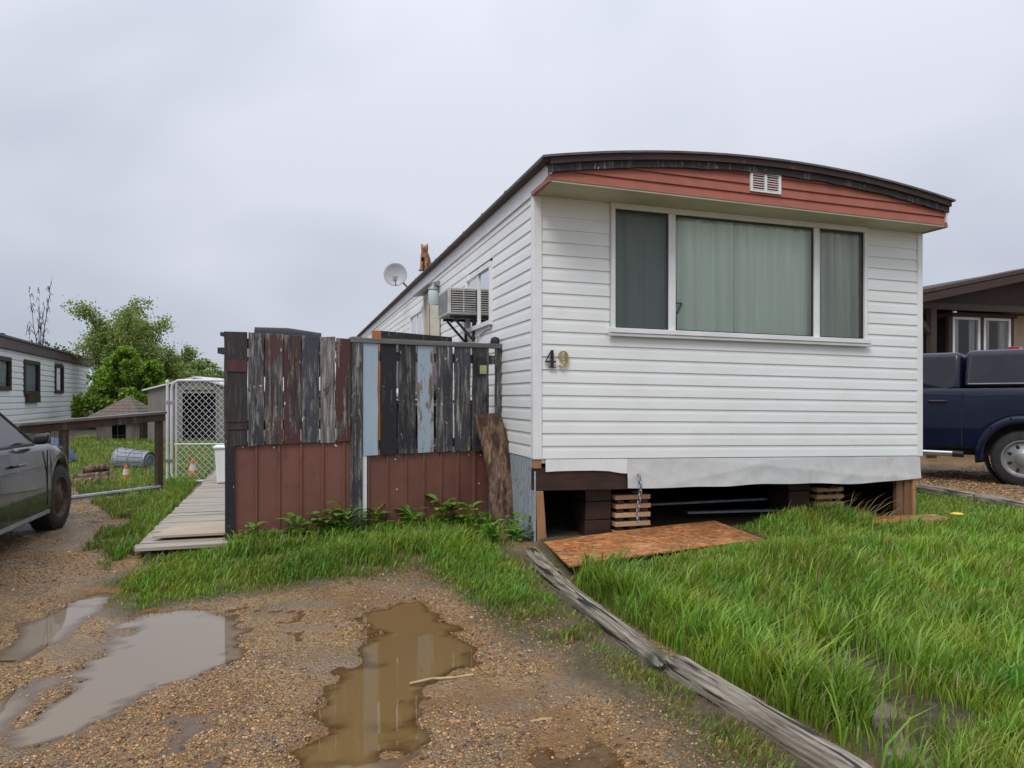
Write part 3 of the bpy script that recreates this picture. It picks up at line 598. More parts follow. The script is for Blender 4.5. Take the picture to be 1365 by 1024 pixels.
# cribs of short boards under the floor, chain, loose boards
def crib(x, y, label, n, g, w=.36):
    t = thing('wood_crib', label, 'crib', HW(x, y), AX, 'board cribs under the mobile home'); r_ = random.Random(n)
    h = .05; z = zgp(*HW(x, y)) - .01
    for k in range(n):
        m_ = MB(); o = r_.uniform(-.012, .012)
        m_.box(-w / 2 + o, w / 2 + o, 0, .12, z, z + .042); m_.build('board', M['crate'], t, bevel=.003); z += .0425
        if k < n - 1:
            m_ = MB()
            for q in (-w / 2 + .02, -.03, w / 2 - .09): m_.box(q + o, q + .07 + o, .02, .11, z, z + g)
            m_.build('spacer', M['rim_joist'], t); z += g + .0005
    return t
def zgp(x, y): return float(zg(np.array([x]), np.array([y]))[0])
crib(1.0, .12, 'pallet wood crib behind the hanging chain, under the front left of the home', 5, .040)
crib(3.32, .26, 'pallet wood crib under the right end of the front window, behind grass', 5, .032, .33)
for x, y in ((.66, .2), (2.98, .34)):
    t = thing('support_pier', 'dark block pier beside the crib %s' % ('with the chain' if x < 1 else 'at the right, in the grass'), 'pier', HW(x, y), AX)
    m_ = MB(); r_ = random.Random(int(x * 9))
    for k in range(3): o = r_.uniform(-.02, .02); m_.box(-.13 + o, .13 + o, -.05, .3, k * .17 - .02, k * .17 + .145)
    m_.build('blocks', M['rim_joist'], t, bevel=.008)
mb = MB(); cx, cy = HW(.985, -.045); z = .56; k = 0
while z > .14:
    pts = [(math.cos(a) * .014, math.sin(a) * .024) for a in [2 * math.pi * i / 10 for i in range(10)]]; ang = AX + (0 if k % 2 else math.pi / 2) + .5; sx = .012 * math.sin(k * .5)
    mb.tube([(cx + sx + u * math.cos(ang), cy + u * math.sin(ang), z + v) for u, v in pts], .006, 6, closed=True); z -= .036; k += 1
tag(mb.build('chain', M['steel'], smooth=True), 'galvanised chain hanging from the floor edge in front of the left crib', 'chain')
for i, (p, q, lab) in enumerate((((1.35, .9, .10), (2.9, .75, .13), 'long thin board lying in the dark crawl space, upper of two'), ((1.9, .7, .03), (3.1, .5, .04), 'grey board lying on the dirt in the crawl space, lower of two'))):
    m_ = MB(); a, b = HW(*p[:2]), HW(*q[:2]); m_.beam(a + (p[2] + .05,), b + (q[2] + .05,), .07, .02); tag(m_.build('loose_board', M['greyosb']), lab, 'board', 'loose boards under the home')
def osb():
    m, nt, b, N, L = new_mat('wet_orange_strand_board'); co = N('ShaderNodeTexCoord').outputs['Object']
    mp = N('ShaderNodeMapping'); mp.inputs['Scale'].default_value = (26, 60, 30); L(co, mp.inputs[0]); v = N('ShaderNodeTexVoronoi'); v.inputs['Scale'].default_value = 1.0; v.inputs['Randomness'].default_value = 1; L(mp.outputs[0], v.inputs[0])
    sp = N('ShaderNodeSeparateColor'); L(v.outputs['Color'], sp.inputs[0]); c = ramp(N, L, sp.outputs[0], [(0, (.24, .08, .025)), (.35, (.46, .17, .05)), (.75, (.60, .26, .085)), (1, (.74, .44, .22))])
    f = ramp(N, L, noise(N, L, 3, 4, .6, co=co), [(.4, .55), (.7, 1.0)]); c = mixc(N, L, 1.0, c, f, 'MULTIPLY'); L(c, b.inputs['Base Color']); b.inputs['Roughness'].default_value = .5; bump(N, L, sp.outputs[1], b, .3, .004); return m
M['osb'] = osb()
mb = MB(); rows = []; A_, B_, C_, D_ = [np.array(p) for p in OSBP]
for j in range(9):
    r_ = []
    for i in range(17): p = (A_ * (1 - i / 16) + B_ * (i / 16)) * (1 - j / 8) + (D_ * (1 - i / 16) + C_ * (i / 16)) * (j / 8); r_.append((p[0], p[1], .045 + .012 * math.sin(i / 16 * 3.1) + .02 * (j / 8)))
    rows.append(r_)
mb.grid(rows); o = mb.build('strand_board', M['osb']); sm = o.modifiers.new('thick', 'SOLIDIFY'); sm.thickness = .012
tag(o, 'wet orange strand board sheet lying on the grass, half under the home', 'board')
x, y = G(1200, 704); mb = MB(); mb.beam((x - .72, y - .16, .085), (x + .55, y + .16, .075), .34, .02); tag(mb.build('old_plywood_sheet', M['osb']), 'brown plywood strip in the grass beneath the right corner of the home', 'board')
# ------------------------------------------------------------------ patched plank fence, two sections
FA, FB, FC = (-2.41, 6.3), (-1.42, 6.73), (-.11, 7.55)
B_DARK = peel('bare_dark_board', (.030, .024, .022), (.034, .030, .028), .50, (.10, .09, .085))
B_MAR = peel('maroon_flaked_board', (.075, .024, .024), (.04, .035, .033), .50, (.42, .36, .30))
B_MAR2 = peel('maroon_weathered_board', (.085, .030, .030), (.055, .05, .048), .46, (.44, .38, .33))
B_GREY = peel('grey_weathered_board', (.030, .032, .04), (.075, .072, .072), .47, (.46, .44, .42))
B_GREY2 = peel('blue_grey_flaked_board', (.045, .05, .065), (.06, .056, .056), .49, (.46, .43, .40))
B_PALE = peel('pale_weathered_board', (.05, .03, .032), (.15, .14, .13), .44, (.58, .55, .52))
B_BLK = peel('blackish_board', (.013, .013, .016), (.026, .025, .028), .56, (.24, .235, .24))
B_BRN = peel('dark_brown_grey_board', (.018, .018, .022), (.05, .047, .047), .50, (.24, .23, .23))
B_BLUE = surf('pale_blue_paint', (.38, .475, .555), (.33, .42, .50), .55, 7, (1, 1, .2), c3=(.12, .13, .14), s3=12, lo3=.68, hi3=.73, bs=.2)
B_BLUEP = peel('peeling_blue_board', (.33, .41, .48), (.20, .14, .10), .54, (.33, .30, .26))
M['maroon'] = surf('maroon_ribbed_metal', (.19, .078, .056), (.15, .064, .048), .45, 3, (1, 1, .6), c3=(.07, .04, .035), s3=6, lo3=.6, hi3=.8)
def fence_root(P, Q, label):
    return thing('plank_fence', label, 'fence', (P[0], P[1], 0), math.atan2(Q[1] - P[1], Q[0] - P[0]), 'patched plank fence beside the mobile home')
def board(root, u0, u1, z0, z1, y0, y1, mat, label=None, seed=0, name='board'):
    r_ = random.Random(seed); m_ = MB(); n = 7; q = []
    L_ = [(u0 + r_.uniform(-.004, .004), z0 + (z1 - z0) * i / n) for i in range(n + 1)]; R_ = [(u1 + r_.uniform(-.004, .004), z0 + (z1 - z0) * i / n) for i in range(n + 1)]
    L_[0] = (L_[0][0], z0 + r_.uniform(-.008, .008)); R_[0] = (R_[0][0], z0 + r_.uniform(-.008, .008)); L_[-1] = (L_[-1][0], z1 + r_.uniform(-.006, .006)); R_[-1] = (R_[-1][0], z1 + r_.uniform(-.006, .006))
    m_.prism(R_ + L_[::-1], 'y', y0 + r_.uniform(-.004, .004), y1); o = m_.build(name, mat, root, bevel=.003)
    if label: o['label'] = label
    return o
f1 = fence_root(FA, FB, 'dark patched plank fence section with maroon metal below, by the boardwalk')
U = lambda px: on_line(FA, FB, px)
spec = [(298.5, 329.5, B_DARK, 'dark board with a maroon stripe'), (330.5, 351.3, B_GREY, None), (352.8, 376.5, B_MAR2, None), (377.8, 400.3, B_MAR, 'maroon flaked board'), (401.3, 424.8, B_GREY2, None), (426, 446, B_PALE, None), (447, 466.5, B_MAR, None)]
for i, (a, b, m_, lb) in enumerate(spec): board(f1, U(a), U(b), .86 + .004 * i, 1.835 - .004 * i + .003 * (i % 3), -.045, -.022, m_, lb, i)
a, b = U(302), U(328); M['stripe'] = surf('faded_maroon_paint', (.105, .036, .036), (.05, .028, .028), .7, 20, (1, 1, .2))
for z, h in ((1.50, .10), (1.075, .012), (1.01, .012)): m_ = MB(); m_.box(a, b, -.054, -.0495, z, z + h); m_.build('paint_stripe', M['stripe'], f1)
for z in (1.0, 1.70):
    m_ = MB(); m_.box(-.04, U(466), -.02, .02, z, z + .085); m_.build('rail', B_DARK, f1)
m_ = MB(); m_.beam((-.05, -.01, 1.82), (.04, .25, 1.815), .05, .03); m_.beam((-.06, .0, 1.68), (-.0, .2, 1.68), .07, .05); m_.build('rail', B_DARK, f1)
m_ = MB(); m_.box(U(300), U(312.5), -.05, .04, -.1, .872); m_.build('post', B_BLK, f1, bevel=.004)
def ribbed(root, u0, u1, z0, z1, pitch):
    m_ = MB(); pts = []; u = u0
    while u < u1:
        for du, dy in ((0, 0), (.006, -.016), (.022, -.016), (.028, 0)):
            if u + du <= u1: pts.append((u + du, dy))
        u += pitch
    pts.append((u1, 0)); m_.grid([[(u, -.02 + y, z) for u, y in pts] for z in (z0, z1)]); o = m_.build('metal_sheet', M['maroon'], root)
    s_ = o.modifiers.new('thick', 'SOLIDIFY'); s_.thickness = .002
    r_ = random.Random(int(u1 * 100))
    for k in range(9): m_ = MB(); m_.lathe([(.008, -.005), (.008, 0)], 8, (r_.uniform(u0 + .05, u1 - .05), -.022, z0 + r_.choice([.14, .15, .5, .80, .81]) * (z1 - z0) / .85), 'y'); m_.build('screw', M['whiteold'], root)
    return o
ribbed(f1, U(308), U(465.5), -.04, .90, .187)
f2 = fence_root(FB, FC, 'gapped plank fence section with pale blue boards and a grey top rail, against the house')
V = lambda px: on_line(FB, FC, px)
m_ = MB(); m_.box(V(467), V(480.5), -.06, .03, -.1, 1.83); m_.build('post', B_GREY, f2, bevel=.005)
spec = [(481, 501, B_BLUE, 'pale blue painted board'), (505, 526, B_BLK, None), (529.5, 551, B_BRN, None), (554.5, 575.5, B_BLUEP, 'board with peeling blue paint'), (579.5, 600.5, B_GREY, None), (603.5, 624, B_GREY2, None), (627.5, 648, B_BRN, None), (657.5, 670, B_GREY, None)]
for i, (a, b, m_, lb) in enumerate(spec): board(f2, V(a), V(b), .752, 1.775, -.05, -.026, m_, lb, i + 20)
m_ = MB(); m_.box(V(467) - .01, V(671.5), -.065, .03, 1.776, 1.822); m_.build('top_rail', surf('silver_grey_wood', (.11, .105, .10), (.17, .165, .16), .7, 9, (.2, 1, 1), bs=.3), f2, bevel=.004)
for z in (.80, 1.62):
    m_ = MB(); m_.box(V(481), V(669), -.024, .015, z, z + .085); m_.build('rail', B_GREY, f2)
m_ = MB(); m_.box(V(478.5), V(486.5), -.045, -.022, -.06, .75); m_.build('trim_strip', M['white'], f2)
ribbed(f2, V(487.5), V(650), -.05, .75, .185)
m_ = MB(); m_.lathe([(.045, 1.823), (.05, 1.85), (.04, 1.885), (.0001, 1.90)], 14, (V(660), -.0, 0)); m_.build('post_cap', M['black'], f2, smooth='auto')
t = thing('solar_lamp', 'small black solar lamp with a yellowish panel hung on a fence board near the house', 'lamp', tuple(np.array(FB) + V(638) / 1.545 * (np.array(FC) - FB)), f2.rotation_euler.z)
m_ = MB(); m_.box(-.05, .05, -.075, -.052, 1.50, 1.68); m_.build('body', M['black'], t, bevel=.006)
m_ = MB(); m_.box(-.03, .045, -.082, -.0755, 1.515, 1.60); m_.build('panel', surf('yellowish_panel', (.38, .42, .2), (.25, .3, .14), .4, 15), t)
# bark slab leaning on the fence
m_ = MB(); rows = []; r_ = random.Random(5); n = 26; q = 18
for j in range(n + 1):
    t_ = j / n; w = .135 + .008 * math.sin(t_ * 9) + r_.uniform(-.004, .004); cx = .075 - .21 * t_ + .02 * math.sin(t_ * 3); cy = .20 * t_; ring = []
    for k in range(q):
        a = 2 * math.pi * k / q; u = math.cos(a); v = math.sin(a); rr = 1 + r_.uniform(-.04, .04)
        ring.append((cx + w * u * rr, cy + (.055 * v * rr if v < 0 else .012 * v), -.05 + 1.16 * t_ + (.02 * math.sin(u * 4) if j == n else 0)))
    rows.append(ring + [ring[0]])
m_.grid(rows); m_.f.append(tuple(range(n * (q + 1), n * (q + 1) + q)))
M['bark'] = surf('rough_brown_bark', (.24, .145, .095), (.085, .048, .033), .9, 11, (1, 1, .22), lo=.46, hi=.54, c3=(.40, .28, .19), s3=18, lo3=.58, hi3=.66, bs=1.0, bscale=40, fine=(55, .25))
bx, by = G(668, 706); o = m_.build('bark_slab', M['bark'], smooth=True); o.location = (bx, by - .05, 0); tag(o, 'tall rough bark slab leaning on the fence next to the house corner', 'wood slab')

# ------------------------------------------------------------------ boardwalk, gate, rail fence
def planks():
    m, nt, b, N, L = new_mat('pale_grey_planks'); co = N('ShaderNodeTexCoord').outputs['Object']
    g = noise(N, L, 9, 5, .65, (.15, 3, 1), co); c = ramp(N, L, g, [(.3, (.17, .145, .11)), (.5, (.31, .275, .22)), (.7, (.42, .38, .32))]); n2 = noise(N, L, 2.5, 4, .6, co=co); f = ramp(N, L, n2, [(.55, 0.0), (.75, 1.0)]); c = mixc(N, L, f, c, (.30, .22, .15))
    L(c, b.inputs['Base Color']); b.inputs['Roughness'].default_value = .5; bump(N, L, g, b, .3, .006); return m
M['plank'] = planks()
bw = thing('boardwalk', 'weathered plank boardwalk running beside the dark fence to the white gate', 'boardwalk', HO, AX)
m_ = MB(); r_ = random.Random(2); y = .30; k = 0
while y < 13.5:
    o = r_.uniform(-.015, .015); z = .05 + r_.uniform(-.005, .005); m_.box(-3.26 + o, -1.95 + o, y, y + .098, z, z + .032); y += .104; k += 1
m_.build('planks', M['plank'], bw, bevel=.003, seg=1)
m_ = MB()
for x in (-3.18, -2.65, -2.05): m_.box(x, x + .05, .33, 13.4, -.05, .045)
m_.build('joists', B_GREY, bw)
m_ = MB(); m_.box(-2.0, -.05, 1.7, 12, .52, .56); m_.box(-2.0, -1.96, 1.7, 12, 0, .52); m_.box(-2.0, -.05, 1.66, 1.70, .0, .54); tag(m_.build('porch_deck', M['plank'], None), 'raised plank porch deck behind the fence along the home', 'deck'); o = bpy.data.objects['porch_deck']; o.location = (HO[0], HO[1], 0); o.rotation_euler = (0, 0, AX)
x, y = WH(*G(203, 716, .12)); m_ = MB(); m_.hexa([(x, y, .108), (-1.98, y + .0, .108), (-1.98, y + .62, .108), (x + .12, y + .62, .108), (x, y, .128), (-1.98, y, .128), (-1.98, y + .62, .128), (x + .12, y + .62, .128)])
o = m_.build('plywood_sheet', surf('pale_plywood', (.42, .34, .26), (.34, .26, .19), .6, 4, (.3, 2, 1), bs=.1)); o.location = (HO[0], HO[1], 0); o.rotation_euler = (0, 0, AX); tag(o, 'pale plywood offcut lying across the near end of the boardwalk', 'board')
# chain link gate
gx0, gy0 = XA(223, 10.75), 10.75
gt = thing('chain_link_gate', 'white chain link gate with rounded corners at the end of the boardwalk', 'gate', (gx0, gy0, 0), R(6))
GWD, GZ0, GZ1 = 1.12, .06, 1.53
def rrect(x0, x1, z0, z1, r_, n=5):
    p = []
    for cx, cz, a0 in ((x1 - r_, z1 - r_, 0), (x0 + r_, z1 - r_, 90), (x0 + r_, z0 + r_, 180), (x1 - r_, z0 + r_, 270)):
        for i in range(n + 1): a = R(a0 + 90 * i / n); p.append((cx + r_ * math.cos(a), 0, cz + r_ * math.sin(a)))
    return p
M['gatewhite'] = surf('white_coated_steel', (.60, .61, .62), (.5, .51, .52), .4, 6)
m_ = MB(); m_.tube(rrect(.06, GWD, GZ0, GZ1, .12), .019, 8, closed=True); m_.tube([(.125, 0, GZ0 + .02), (.125, 0, GZ1 - .02)], .012, 6); m_.tube([(.1, 0, .60), (GWD, 0, .60)], .012, 6); m_.build('frame', M['gatewhite'], gt, smooth='auto')
m_ = MB(); m_.tube([(0, 0, -.05), (0, 0, 1.50)], .02, 8); m_.lathe([(.028, 1.5), (.02, 1.53), (.0001, 1.54)], 8); m_.build('post', M['gatewhite'], gt, smooth='auto')
m_ = MB()
for z in (.35, 1.2): m_.box(-.03, .085, -.03, .03, z, z + .035)
m_.build('hinge', M['steel'], gt)
m_ = MB(); x0, x1, z0, z1 = .125, GWD - .02, GZ0 + .02, GZ1 - .02; p = .094
for sgn in (1, -1):
    c = -3.0
    while c < 3:
        # line z = sgn*x*1.05 + c clipped to the frame
        pts = []
        for x in (x0, x1):
            z = sgn * x * 1.05 + c
            if z0 <= z <= z1: pts.append((x, z))
        for z in (z0, z1):
            x = (z - c) / (sgn * 1.05)
            if x0 < x < x1: pts.append((x, z))
        if len(pts) == 2 and math.dist(*pts) > .02: m_.beam((pts[0][0], sgn * .004, pts[0][1]), (pts[1][0], sgn * .004, pts[1][1]), .005, .005, (0, 1, 0))
        c += p
m_.build('chain_link_mesh', M['gatewhite'], gt)
# rail fence in front of the neighbour's yard
B_POST = surf('dark_brown_post', (.075, .045, .032), (.045, .03, .024), .8, 8, (1, 1, .15), c3=(.15, .12, .1), s3=9, bs=.4)
R1 = (XA(212, 10.1), 10.1); R0 = (XA(22, 8.6), 8.6)
rf = thing('rail_fence', 'brown wooden rail fence with wire mesh, ending at the post beside the gate', 'fence', (R1[0], R1[1], 0), math.atan2(R0[1] - R1[1], R0[0] - R1[0]))
Lr = math.dist(R0, R1)
m_ = MB(); m_.box(-.045, .04, -.045, .03, -.1, 1.055); m_.build('post', B_POST, rf, bevel=.005)
m_ = MB(); m_.box(.68 * Lr, .68 * Lr + .08, -.05, .04, -.1, .93); m_.build('post', B_POST, rf, bevel=.005)
m_ = MB(); m_.box(.8 * Lr, .8 * Lr + .09, -.05, .05, -.1, .93); m_.build('post', B_POST, rf, bevel=.005)
m_ = MB(); m_.beam((-.05, .05, 1.01), (Lr, .05, .90), .04, .095); m_.build('rail', B_POST, rf, bevel=.004)
m_ = MB(); m_.beam((-.06, .02, 1.075), (Lr, .02, .965), .15, .035); m_.build('rail_cap', surf('grey_cap_board', (.13, .11, .095), (.2, .18, .16), .75, 8, (.2, 1, 1), bs=.3), rf, bevel=.004)
m_ = MB()
for i in range(int(Lr / .11)): m_.beam((.06 + i * .11, .06, .05), (.06 + i * .11, .06, .93), .003, .003)
for z in np.arange(.08, .9, .12): m_.beam((.05, .06, z), (Lr, .06, z - .04), .003, .003)
m_.build('wire_mesh', surf('rusty_wire', (.12, .09, .07), None, .6), rf)
m_ = MB(); m_.tube([(.05, .10, .07), (1.6, .10, .05), (Lr * .75, .10, .035)], .027, 8); m_.build('bottom_pipe', M['steel'], rf, smooth='auto')

# ------------------------------------------------------------------ things in the neighbour's yard
o_ = G(180, 629)
cn = thing('rubbish_bin', 'grey metal rubbish bin lying on its side in the grass', 'bin', (o_[0], o_[1], .20), R(-14))
def lie(mb_): mb_.v = [(x, y, z - .02 * x) for x, y, z in mb_.v]; return mb_
m_ = lie(MB().lathe([(.155, .30), (.16, .285), (.165, .26), (.168, .0), (.185, -.0), (.19, -.26), (.20, -.28), (.21, -.29), (.205, -.31), (.185, -.30), (.16, .26), (.10, .27), (.001, .27)][::1], 24, (0, 0, 0), 'x', False)); M['binmetal'] = surf('dull_grey_bin', (.26, .28, .31), (.2, .215, .24), .5, 6, metal=.2); m_.build('body', M['binmetal'], cn, smooth='auto')
m_ = MB()
for k in range(14):
    a = 2 * math.pi * k / 14; m_.beam((-.24, .192 * math.cos(a), .192 * math.sin(a)), (-.02, .188 * math.cos(a), .188 * math.sin(a)), .016, .008, (0, math.cos(a), math.sin(a))); m_.beam((.02, .172 * math.cos(a), .172 * math.sin(a)), (.25, .168 * math.cos(a), .168 * math.sin(a)), .016, .008, (0, math.cos(a), math.sin(a)))
lie(m_).build('ribs', M['binmetal'], cn)
m_ = MB(); m_.lathe([(.11, .301), (.11, .312), (.09, .312), (.09, .301)], 20, (0, 0, 0), 'x', False); m_.lathe([(.05, .275), (.05, .29), (.001, .29)], 16, (0, 0, 0), 'x', False); lie(m_).build('base_rings', M['binmetal'], cn, smooth='auto')
M['orange'] = surf('faded_traffic_orange', (.62, .17, .05), (.5, .14, .05), .6, 8); M['reflect'] = surf('grey_white_band', (.55, .53, .5), (.45, .4, .35), .5, 8)
def cone(px, py, h, label):
    x, y = G(px, py); t = thing('traffic_cone', label, 'traffic cone', (x, y, zgp(x, y)), R(12), 'orange traffic cones in the yard'); k = h / .3
    m_ = MB(); m_.box(-.095 * k, .095 * k, -.095 * k, .095 * k, 0, .02 * k); m_.build('base', M['orange'], t, bevel=.006)
    m_ = MB(); m_.lathe([(.075 * k, .021 * k), (.022 * k, .30 * k), (.012 * k, .305 * k)], 18); m_.build('cone_body', M['orange'], t, smooth='auto')
    m_ = MB(); m_.lathe([(.0565 * k, .135 * k), (.0385 * k, .232 * k)], 18, cap=False); m_.build('reflective_band', M['reflect'], t, smooth=True)
cone(168, 645, .255, 'faded orange traffic cone standing by the bottom pipe of the rail fence'); cone(257, 641, .30, 'faded orange traffic cone seen through the chain link gate')
M['logend'] = surf('pale_log_end', (.42, .30, .18), (.3, .2, .12), .8, 9)
for i, (px, py, z, l, r_, a, lb) in enumerate(((122, 644, .07, .50, .075, 14, 'thick split log lying on top by the rail fence pipe'), (114, 648, .05, .42, .06, 5, 'barked log lying low, nearest the car'), (134, 646, .05, .40, .055, 22, 'short dark log at the right end of the small pile'), (128, 640, .16, .36, .065, 32, 'tilted log with a pale cut end on the small pile'))):
    x, y = G(px, py); t = thing('log', lb, 'log', (x, y, z), R(a), 'small pile of logs by the rail fence'); m_ = MB(); m_.tube([(-l / 2, 0, -.01), (0, .01, .01), (l / 2, 0, .03)], r_, 10); m_.build('bark', M['bark'], t, smooth='auto')
    m_ = MB(); m_.lathe([(r_ * .86, l / 2 + .003), (.001, l / 2 + .006)], 12, (0, 0, .03), 'x', False); m_.lathe([(.001, -l / 2 - .006), (r_ * .86, -l / 2 - .003)], 12, (0, 0, -.01), 'x', False); m_.build('cut_ends', M['logend'], t)
x, y = WH(XA(292, 10.3), 10.3)
t = thing('white_bin', 'white plastic storage bin on the boardwalk just behind the gate and fence post', 'bin', HW(x + .07, y) + (.085,), AX)
m_ = MB(); m_.hexa([(-.1, 0, 0), (.36, 0, 0), (.36, .35, 0), (-.1, .35, 0), (-.13, -.02, .48), (.39, -.02, .48), (.39, .37, .48), (-.13, .37, .48)]); m_.build('body', M['white'], t, bevel=.02)
m_ = MB(); m_.box(-.15, .41, -.04, .39, .482, .515); m_.build('lid', M['white'], t, bevel=.01)
# broken bits on the gravelly grass
x, y = G(185, 686); r_ = random.Random(8); m_ = MB()
for k in range(7): a = r_.uniform(0, 3); c = (x + r_.uniform(-.12, .12), y + r_.uniform(-.08, .08), .045); m_.beam(c, (c[0] + .12 * math.cos(a), c[1] + .12 * math.sin(a), .05), .035, .012)
tag(m_.build('wood_scraps', B_GREY), 'small heap of grey wood scraps in the thin grass by the boardwalk', 'scraps')

# porch clutter seen above and through the fence
dk = .56
bq = thing('barbecue', 'black barbecue with a rounded lid, its top showing above the dark fence', 'barbecue', (XA(382, 8.6), 8.6, dk), AX)
bq.location = tuple(HW(-2.75, 3.0)) + (.1,); bq.location.x = XA(384, 8.5); bq.location.y = 8.5
m_ = MB(); rows = []
for x in (-.36, .0, .34):
    rows.append([(x + (.0 if x < .3 else .03 * math.sin(a)), -.28 * math.cos(a), 1.68 + (.30 - (.05 if x > .3 else 0)) * math.sin(a)) for a in [math.pi * i / 14 for i in range(15)]])
m_.grid(rows); m_.f += [tuple(range(15)), tuple(range(30, 45))]; 
M['bbq'] = surf('black_enamel', (.014, .014, .018), (.02, .02, .024), .5, 8, spec=.15); lid = m_.build('lid', M['bbq'], bq, smooth='auto')
m_ = MB(); m_.tube([(-.3, -.30, 1.75), (.3, -.30, 1.75)], .012, 8); m_.build('handle', M['steel'], lid)
m_ = MB(); m_.box(-.36, .36, -.28, .28, 1.42, 1.678); m_.box(-.62, -.365, -.24, .24, 1.60, 1.63); m_.box(.365, .62, -.24, .24, 1.60, 1.63); m_.build('firebox', M['bbq'], bq, bevel=.01)
for x in (-.33, .29):
    for y in (-.26, .22): m_ = MB(); m_.box(x, x + .04, y, y + .04, 0, 1.418); m_.build('leg', M['black'], bq)
M['cabwood'] = surf('orange_varnished_wood', (.42, .16, .055), (.33, .115, .04), .35, 5, (1, 1, .12), c3=(.18, .07, .03), s3=9, lo3=.62, hi3=.75)
M['mauve'] = surf('mauve_grey_panel', (.22, .19, .25), (.16, .14, .19), .6, 6)
cx, cy = XA(552, 8.75), 8.75
cb = thing('cabinet', 'orange wood cabinet with a dark top edge standing on the porch behind the fence', 'cabinet', (cx, cy, dk), AX)
for x0, x1 in ((-.49, -.385), (.34, .46)): m_ = MB(); m_.box(x0, x1, 0, .07, 0, 1.505 if x0 < 0 else 1.44); m_.build('upright', M['cabwood'], cb, bevel=.006)
m_ = MB(); m_.hexa([(-.384, -.005, 1.44), (.45, -.005, 1.38), (.45, .35, 1.38), (-.384, .35, 1.44), (-.384, -.005, 1.50), (.45, -.005, 1.445), (.45, .35, 1.445), (-.384, .35, 1.50)]); m_.build('top', B_BLK, cb)
m_ = MB(); m_.box(-.384, .34, .03, .06, .70, 1.37); m_.build('back_panel', M['mauve'], cb)
m_ = MB(); m_.box(-.384, .34, -.002, .33, .62, .68); m_.box(-.384, .34, .02, .33, .05, .10); m_.build('shelf', M['cabwood'], cb)
m_ = MB(); m_.box(-.384, .34, .30, .33, .1, .62); m_.build('lower_back', B_BLK, cb)
t = thing('patio_table', 'dark table on the porch seen through the fence gaps next to the house wall', 'table', HW(-.62, 2.0) + (dk,), AX)
m_ = MB(); m_.box(-.4, .5, -.3, .4, .66, .69); m_.build('table_top', M['black'], t, bevel=.005)
for x in (-.37, .43):
    for y in (-.27, .33): m_ = MB(); m_.box(x, x + .04, y, y + .04, 0, .658); m_.build('leg', M['black'], t)
t = thing('cloth_bundle', 'white and dark crumpled bundle on the porch table behind the fence', 'bundle', HW(-.75, 1.95) + (dk + .69,), AX)
for nm, c, s_, mt in (('white_cloth', (-.1, 0, .07), .14, 'whiteold'), ('dark_cloth', (.22, .05, .08), .16, 'black')):
    m_ = MB(); r_ = random.Random(int(s_ * 100)); rows = []
    for i in range(9):
        a = math.pi * i / 8; ring = [(c[0] + s_ * math.sin(a) * math.cos(b) * r_.uniform(.75, 1.15), c[1] + s_ * math.sin(a) * math.sin(b) * r_.uniform(.75, 1.15), max(.0, c[2] + s_ * .6 * math.cos(a))) for b in [2 * math.pi * k / 12 for k in range(12)]]; rows.append(ring + [ring[0]])
    m_.grid(rows); m_.build(nm, M[mt], t, smooth=True)

# ------------------------------------------------------------------ landscape timbers
def timbers():
    m, nt, b, N, L = new_mat('grey_landscape_timber'); co = N('ShaderNodeTexCoord').outputs['Object']
    g = noise(N, L, 62, 6, .7, (.045, 1, 1), co); c = ramp(N, L, g, [(.34, (.035, .03, .024)), (.45, (.165, .14, .105)), (.58, (.30, .265, .21)), (.72, (.43, .39, .33))]); n2 = noise(N, L, 5, 4, .6, (.5, 1, 1), co); f = ramp(N, L, n2, [(.6, 0.0), (.72, 1.0)]); c = mixc(N, L, f, c, (.07, .07, .04))
    k = noise(N, L, 30, 2, .5, (.05, 1, 1), co); fk = ramp(N, L, k, [(.385, 1.0), (.41, 0.0)]); c = mixc(N, L, fk, c, (.02, .018, .016))
    L(c, b.inputs['Base Color']); b.inputs['Roughness'].default_value = .65; bump(N, L, g, b, .7, .01); return m
M['timber'] = timbers()
def timber(p, q, w, h, z, label, seed, grp):
    a, b = Vector(p + (0,)), Vector(q + (0,)); l = (b - a).length; n = int(l / .08); r_ = random.Random(seed); m_ = MB(); rows = []
    for i in range(n + 1):
        x = l * i / n; wp = a.lerp(b, x / l); dz = zbase(wp.x, wp.y) + .012 * math.sin(x * 1.3 + seed) + r_.uniform(-.002, .002); dy = .01 * math.sin(x * .9 + seed * 2); e = 0 if 0 < i < n else .012; c = .028; ring = []
        for kk, (u, v) in enumerate(((-1, -1), (-1, .1), (-.97, .55), (-.75, .9), (-.62, 1), (-.5, 1), (-.38, 1), (-.26, 1), (-.14, 1), (-.02, 1), (.1, 1), (.22, 1), (.34, 1), (.46, 1), (.58, 1), (.72, .92), (.95, .6), (1, .1), (1, -1))): gd = max(0, math.sin(x * 1.7 + kk * 37.7 + seed)) * (.011 if kk in (5, 8, 11, 13) else .003 if kk in (2, 16) else 0); ring.append((x, dy + u * (w / 2 - e) + r_.uniform(-.0012, .0012), dz + v * (h / 2 - e) - gd + r_.uniform(-.0012, .0012)))
        rows.append(ring + [ring[0]])
    m_.grid(rows); k = len(rows[0]); m_.f += [tuple(range(k - 1)), tuple(range(n * k, n * k + k - 1))]
    o = m_.build('landscape_timber', M['timber']); o.location = (a.x, a.y, z); o.rotation_euler = (0, 0, math.atan2(b.y - a.y, b.x - a.x)); return tag(o, label, 'timber', grp)
zt = .035
timber(G(706, 733, .08), G(893, 884, .08), .104, .13, zt, 'weathered grey timber edging the lawn, from the house corner forward', 1, 'landscape timbers along the left lawn edge')
